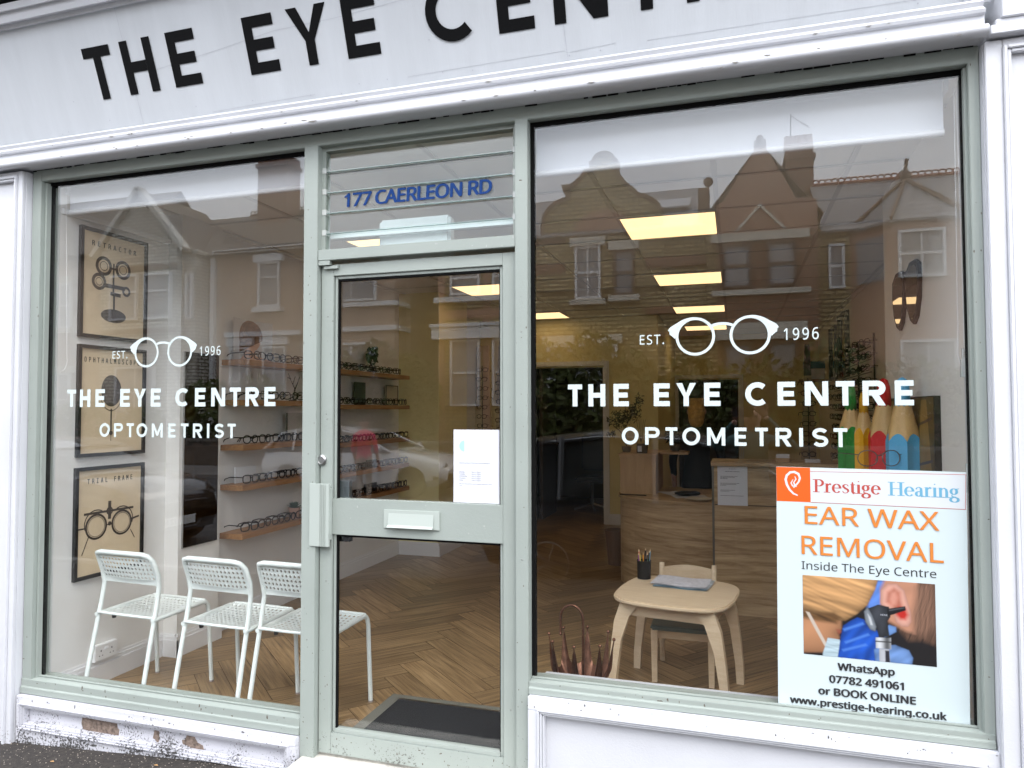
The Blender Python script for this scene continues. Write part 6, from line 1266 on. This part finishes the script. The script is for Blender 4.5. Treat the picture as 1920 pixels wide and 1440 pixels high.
hedge('hedge', 'long leafy hedge under the terracotta gable', [((-1.0, -16.2, 1.5), (1.2, .6, 1.5)), ((.6, -16.2, 1.5), (1.3, .6, 1.4)), ((2.3, -16.2, 1.7), (1.3, .7, 1.6)), ((4.0, -16.2, 1.4), (1.3, .7, 1.4)), ((5.8, -16.2, 1.4), (1.3, .7, 1.4))], 5200, LEAF)
hedge('hedge', 'dark hedge in front of the white painted house', [((-21, -16.2, .9), (1.6, .5, 1.0)), ((-23.5, -16.2, .9), (1.6, .5, 1.0)), ((-18.6, -16.2, .8), (1.1, .5, .9))], 2600, LEAF)
# ---------------- cars
TYRE = P('tyre', (.015, .015, .015), .9); RIM = P('alloy_rim', (.10, .105, .11), .45, .6); CGL = P('car_glass', (.02, .025, .025), .05, spec=.8)
def car(name, lab, mat, L_, W_, hh, x0, y0, z0, dirx=1, kind='hatch'):
    t = thing(name, lab, 'car', (x0, y0, z0), 'cars parked along the street')
    # stations along length: t from rear (0) to nose (1)
    if kind == 'hatch': st = [(0, .42, .70, .72, .80), (.03, .24, .74, .92, .92), (.10, .20, .80, 1.0, .97), (.25, .18, .82, 1.0, 1), (.5, .17, .82, .98, 1), (.68, .17, .82, .97, 1), (.74, .17, .82, .98, 1), (.84, .18, .80, .93, .99), (.93, .20, .72, .86, .95), (.98, .24, .64, .74, .86), (1, .36, .54, .60, .76)]
    else: st = [(0, .42, .66, .72, .82), (.03, .26, .74, .96, .92), (.12, .2, .8, 1.0, .98), (.3, .18, .82, .98, 1), (.6, .18, .82, .95, 1), (.7, .18, .82, .95, 1), (.84, .2, .76, .86, .98), (.94, .24, .66, .76, .93), (1, .38, .52, .58, .78)]
    def ring(s):
        tt, zb, zm, zt, wf = s; x = dirx*(tt-.5)*L_; w2 = W_/2*wf
        P_ = [(-w2*.88, zb), (-w2, zb+.12), (-w2*1.0, zm*.7), (-w2*.985, zm), (-w2*.90, zt-.02), (-w2*.6, zt+.015), (0, zt+.03), (w2*.6, zt+.015), (w2*.90, zt-.02), (w2*.985, zm), (w2*1.0, zm*.7), (w2, zb+.12), (w2*.88, zb)]
        return [(x0+x, y0+a, z0+b) for a, b in P_]
    m = MB(); R_ = [ring(s) for s in st]; k = 13; m.add([p for r in R_ for p in r], [(i*k+j, i*k+(j+1) % k, (i+1)*k+(j+1) % k, (i+1)*k+j) for i in range(len(R_)-1) for j in range(k)]+[tuple(range(k)), tuple((len(R_)-1)*k+j for j in range(k))])
    m.build('body', mat, t, smooth=True)
    gh = [(.02, .93, .78), (.07, hh-.10, .70), (.16, hh-.01, .70), (.35, hh, .70), (.52, hh-.03, .70), (.60, hh-.12, .71), (.735, .95, .80)] if kind == 'hatch' else [(.03, .95, .8), (.12, hh-.08, .7), (.28, hh, .70), (.45, hh-.02, .70), (.56, hh-.12, .71), (.72, .93, .82)]
    g = MB(); vs = []; 
    for tt, z, wt in gh:
        x = x0+dirx*(tt-.5)*L_; vs += [(x, y0-W_/2*.95, z0+.90), (x, y0-W_/2*wt*1.08, z0+max(.91, z-.03)), (x, y0-W_/2*wt*.8, z0+z), (x, y0+W_/2*wt*.8, z0+z), (x, y0+W_/2*wt*1.08, z0+max(.91, z-.03)), (x, y0+W_/2*.95, z0+.90)]
    g.add(vs, [(i*6+j, i*6+j+1, (i+1)*6+j+1, (i+1)*6+j) for i in range(len(gh)-1) for j in range(5)]+[tuple(range(6)), tuple((len(gh)-1)*6+j for j in range(6))]); g.build('window_glass', CGL, t, smooth=True)
    rf = MB(); vs = []; sel = gh[1:-1]
    for tt, z, wt in sel: x = x0+dirx*(tt-.5)*L_; vs += [(x, y0-W_/2*wt*1.02, z0+z-.015), (x, y0-W_/2*wt*.7, z0+z+.02), (x, y0, z0+z+.03), (x, y0+W_/2*wt*.7, z0+z+.02), (x, y0+W_/2*wt*1.02, z0+z-.015)]
    rf.add(vs, [(i*5+j, i*5+j+1, (i+1)*5+j+1, (i+1)*5+j) for i in range(len(sel)-1) for j in range(4)]); rf.build('roof', mat, t, smooth=True)
    for s in (-1, 1):
        p = MB()
        edge = [(x0+dirx*(tt-.5)*L_, y0+s*W_/2*(wt*1.10 if z > 1.0 else .96), z0+max(.93, z-.045)) for tt, z, wt in gh]
        p.tube(edge, .024, 6)
        for tb in (.40, .2): x = x0+dirx*(tb-.5)*L_; p.tube([(x, y0+s*W_/2*.96, z0+.92), (x-dirx*.02, y0+s*W_/2*.78, z0+hh-.04)], .03, 6)
        p.build('pillar', mat if kind != 'hatch' or True else DARKM, t, smooth=True)
        MB().ball((x0+dirx*.18*L_, y0+s*(W_/2+.09), z0+.98), .09, 10, .7, 1.1, .75).build('wing_mirror', mat, t, smooth='all')
        for tw in (-.325, .33):
            x = x0+dirx*tw*L_; w_ = MB(); w_.lathe([(.2, -.1), (.315, -.1), (.325, -.06), (.325, .06), (.315, .1), (.2, .1)], (x, y0+s*(W_/2-.10), z0+.325), 24, 'y'); w_ = w_.build('wheel', TYRE, t, smooth=True)
            rm = MB(); rm.lathe([(.001, .0), (.05, .0), (.05, .015), (.001, .015)], (x, y0+s*(W_/2+.004), z0+.325), 12, 'y')
            for q in range(5): a = q*2*PI/5; rm.tube([(x+.03*math.cos(a), y0+s*(W_/2+.004), z0+.325+.03*math.sin(a)), (x+.2*math.cos(a), y0+s*(W_/2), z0+.325+.2*math.sin(a))], .018, 5)
            rm.tube([(x+.2*math.cos(a), y0+s*W_/2, z0+.325+.2*math.sin(a)) for a in [2*PI*q/24 for q in range(24)]], .012, 5, closed=True); rm.build('rim', RIM, w_)
        MB().lathe([(.001, 0), (.085, .0), (.10, -.03*dirx), (.001, -.03*dirx)], (x0+dirx*(L_/2-.075), y0+s*W_/2*.66, z0+.62), 18, 'x').build('headlight', P('lamp_glass', (.5, .52, .55), .05, .3), t, smooth=True)
    return t
PBK = P('black_car_paint', (.012, .012, .013), .12, coat=1); PWH = P('white_car_paint', (.62, .62, .62), .2, coat=1); PDG = P('dark_grey_paint', (.03, .032, .036), .15, coat=1)
t = car('parked_car', 'black small hatchback parked at the near kerb behind the photographer', PBK, 3.8, 1.72, 1.41, -8.65, -4.75, -.30)
xp = -6.745; MB().box(xp-.012, xp, -4.98, -4.46, .035, .145).build('number_plate', P('plate_white', (.7, .7, .68), .4), t)
text('plate_text', '22 NPE', -4.66, .058, .068, 0, DKINK, t, width=.34, bold=.02, to=lambda u, v: (xp+.002, u, v))
m = MB(); m.tube([(xp-.02, -4.72+.07*math.cos(a), .40+.028*math.sin(a)) for a in [2*PI*k/16 for k in range(16)]], .006, 5, closed=True); m.tube([(xp-.02, -4.86, .405), (xp-.02, -4.80, .40)], .006, 5).tube([(xp-.02, -4.64, .40), (xp-.02, -4.58, .405)], .006, 5); m.build('bonnet_badge', RIM, t)
m = MB().tube([(xp-.03, -5.3, .30), (xp+.0, -5.1, .33), (xp+.01, -4.75, .335), (xp, -4.4, .33), (xp-.03, -4.2, .30)], .009, 5).tube([(xp-.05, -5.25, .12), (xp, -5.0, .0), (xp, -4.5, .0), (xp-.05, -4.25, .12)], .008, 5); m.build('grille_trim', RIM, t)
car('parked_car', 'white saloon car parked on the far side, reflected in the door glass', PWH, 4.4, 1.8, 1.42, -7.75, -11.4, -.30, kind='estate')
car('parked_car', 'dark grey estate car parked at the near kerb, reflected in the dark doorways', PDG, 4.5, 1.82, 1.56, -.25, -4.8, -.30, kind='estate')
# ---------------- people
def skin(name, nodes, edges, mat, parent, sub=2, smooth=True):
    o0 = ORG.get(parent.name, Vector()) if parent else Vector()
    me = bpy.data.meshes.new('t'); me.from_pydata([tuple(Vector(n[0])) for n in nodes], edges, []); ob = bpy.data.objects.new('t', me); sc.collection.objects.link(ob)
    md = ob.modifiers.new('s', 'SKIN'); md.use_smooth_shade = True; sm = ob.modifiers.new('u', 'SUBSURF'); sm.levels = sub; sm.render_levels = sub
    lay = me.skin_vertices[0].data if me.skin_vertices else None
    if lay is None:
        bpy.context.view_layer.objects.active = ob
    for i, n in enumerate(nodes):
        r = n[1]; lay[i].radius = (r, r) if not isinstance(r, tuple) else r; lay[i].use_root = (i == 0)
    bpy.context.view_layer.update(); r_ = mesh_of(ob); bpy.data.objects.remove(ob)
    for v in r_.vertices: v.co -= o0
    r_.name = name; r_.materials.clear(); r_.materials.append(mat); o = bpy.data.objects.new(name, r_); sc.collection.objects.link(o); o.parent = parent; ORG[o.name] = o0
    for p in r_.polygons: p.use_smooth = True
    return o
SK = P('skin', (.52, .29, .21), .5)
def person(lab, x, y, z0, ht, fy, shirt, trous, hair, arms=None, longhair=False, phone=False):
    """fy = +1 faces +y (the shop), -1 faces the street"""
    t = thing('person', lab, 'person', (x, y, z0)); k = ht/1.75
    def q(a, b, c): return (x+a*k, y+b*k*fy, z0+c*k)
    N = [(q(0, 0, .95), .15*k), (q(0, 0, 1.12), .13*k), (q(0, 0, 1.3), .15*k), (q(0, 0, 1.42), .11*k), (q(0, .0, 1.50), .055*k), (q(0, .015, 1.55), .06*k), (q(0, .02, 1.62), .088*k), (q(0, .01, 1.69), .078*k)]
    E = [(0, 1), (1, 2), (2, 3), (3, 4), (4, 5), (5, 6), (6, 7)]
    A = arms or {-1: [(-.19, 0, 1.40), (-.25, .02, 1.12), (-.24, .12, .90), (-.24, .15, .82)], 1: [(.19, 0, 1.40), (.25, .02, 1.12), (.24, .12, .90), (.24, .15, .82)]}
    hands = {}
    for s in (-1, 1):
        b = len(N); rr_ = [.060, .046, .030, .026]
        for i, p in enumerate(A[s]): N.append((q(*p), rr_[i]*k))
        E += [(3, b), (b, b+1), (b+1, b+2), (b+2, b+3)]; hands[s] = (Vector(A[s][3]), (Vector(A[s][3])-Vector(A[s][2])).normalized())
    for s in (-1, 1):
        b = len(N); N += [(q(s*.09, 0, .88), .09*k), (q(s*.10, .02, .50), .058*k), (q(s*.105, -.01, .09), .038*k), (q(s*.11, .13, .035), .03*k)]; E += [(0, b), (b, b+1), (b+1, b+2), (b+2, b+3)]
    body = skin('body', N, E, SK, t); me = body.data; me.materials.append(shirt); me.materials.append(trous); me.materials.append(P('dark_shoes', (.02, .018, .016), .5))
    o0 = ORG[t.name]
    tagm = []
    for a_, b_ in E:
        if b_ <= 3: tagm.append(1 if b_ > 0 and a_ > 0 else 2 if b_ <= 0 else 1)
        elif b_ <= 7: tagm.append(0)
        elif b_ <= 15:
            i_ = (b_-8) % 4; tagm.append(1 if i_ <= (1 if longhair == 'tee' else 2) else 0)
        else: i_ = (b_-16) % 4; tagm.append(3 if i_ == 3 else 2)
    seg = [(Vector(N[a_][0])-o0, Vector(N[b_][0])-o0, (N[a_][1]+N[b_][1])/2, m_) for (a_, b_), m_ in zip(E, tagm)]
    for pl in me.polygons:
        c_ = pl.center; best = 9; bm_ = 0
        for A_, B_, r_, m_ in seg:
            ab = B_-A_; f_ = max(0, min(1, (c_-A_).dot(ab)/max(ab.length_squared, 1e-9))); d_ = (c_-A_-ab*f_).length-r_
            if m_ == 1 and c_.z < .97*k: continue
            if d_ < best: best = d_; bm_ = m_
        pl.material_index = 2 if c_.z+0 < .97*k and bm_ in (1,) else bm_
    H = [(q(0, -.02, 1.66), .092*k), (q(0, -.01, 1.72), .08*k)]; HE = [(0, 1)]
    if longhair is True: H += [(q(0, -.05, 1.55), .085*k), (q(0, -.06, 1.45), .07*k)]; HE += [(0, 2), (2, 3)]
    skin('hair', H, HE, hair, t)
    # face
    f = MB()
    for s in (-1, 1): f.ball(q(s*.032, .098, 1.635), .011*k, 8)
    f.build('eye', P('eye_dark', (.03, .02, .02), .2), t, smooth='all')
    nz = MB().tube([q(0, .095, 1.645), q(0, .118, 1.60), q(0, .10, 1.592)], .011*k, 6); nz.build('nose', SK, t, smooth='all'); MB().tube([q(-.024, .092, 1.565), q(0, .100, 1.562), q(.024, .092, 1.565)], .006*k, 5).build('mouth', P('lip', (.40, .12, .10), .5), t)
    for s in (-1, 1): MB().ball(q(s*.088, .0, 1.625), .026*k, 8, .4, .7, 1.1).build('ear', SK, t, smooth='all')
    # hands: palm and five fingers
    for s in (-1, 1):
        p, d = hands[s]; up = Vector((0, 1, 0)) if abs(d.y) < .8 else Vector((0, 0, 1)); sd = d.cross(up).normalized(); nn = sd.cross(d).normalized()
        HN = [(q(*p), .024*k), (q(*(p+d*.05)), .030*k)]; HE = [(0, 1)]
        for i, (o_, ln) in enumerate(((-.03, .065), (-.010, .078), (.011, .074), (.031, .058))):
            b = len(HN); c1 = p+d*.085+sd*o_; c2 = c1+d*ln*.5+nn*.012*fy*0+sd*o_*.1; c3 = c2+d*ln*.4+nn*.02
            HN += [(q(*c1), .0115*k), (q(*c2), .0095*k), (q(*c3), .008*k)]; HE += [(1, b), (b, b+1), (b+1, b+2)]
        b = len(HN); c1 = p+d*.035-sd*.035*s; c2 = c1+d*.035-sd*.022*s; c3 = c2+d*.028-sd*.004*s; HN += [(q(*c1), .013*k), (q(*c2), .0105*k), (q(*c3), .009*k)]; HE += [(1, b), (b, b+1), (b+1, b+2)]
        skin('hand', HN, HE, SK, t, 1)
    return t
TEAL = P('teal_speckled_knit', (.05, .13, .13), .8, vary=.9, vscale=90)
person('person holding up a phone in a teal speckled jumper, reflected in the large window', .13, -3.12, -.02, 1.56, 1, TEAL, P('dark_jeans', (.02, .025, .04), .8), P('short_brown_hair', (.10, .05, .03), .7),
       arms={-1: [(-.19, 0, 1.40), (-.33, .06, 1.36), (-.16, .24, 1.56), (-.14, .27, 1.60)], 1: [(.19, 0, 1.40), (.36, .08, 1.34), (.12, .25, 1.60), (.10, .27, 1.63)]})
t = thing('phone', 'dark phone held up sideways in both hands', 'phone', (.06, -2.82, 1.46)); MB().box(-.02, .135, -2.806, -2.798, 1.432, 1.507).build('phone_body', P('phone_dark', (.05, .045, .045), .2), t, bevel=.003); MB().ball((0, -2.797, 1.49), .007, 10, 1, .3, 1).ball((.02, -2.797, 1.49), .007, 10, 1, .3, 1).build('lens', BLK, t)
person('person in a pink T-shirt walking beside the white car, reflected in the door', -6.45, -8.9, -.30, 1.66, -1, P('pink_cotton', (.68, .07, .13), .8), P('beige_trousers', (.42, .34, .27), .8), P('grey_brown_hair', (.12, .09, .07), .8), longhair='tee')
person('person with blonde hair and dark clothes standing behind the reception desk', -.34, 4.15, 0, 1.58, 1, P('black_knit', (.012, .012, .014), .9), P('black_trousers', (.01, .01, .012), .9), P('blonde_hair', (.48, .27, .06), .6, vary=.3, vscale=30), longhair=True)
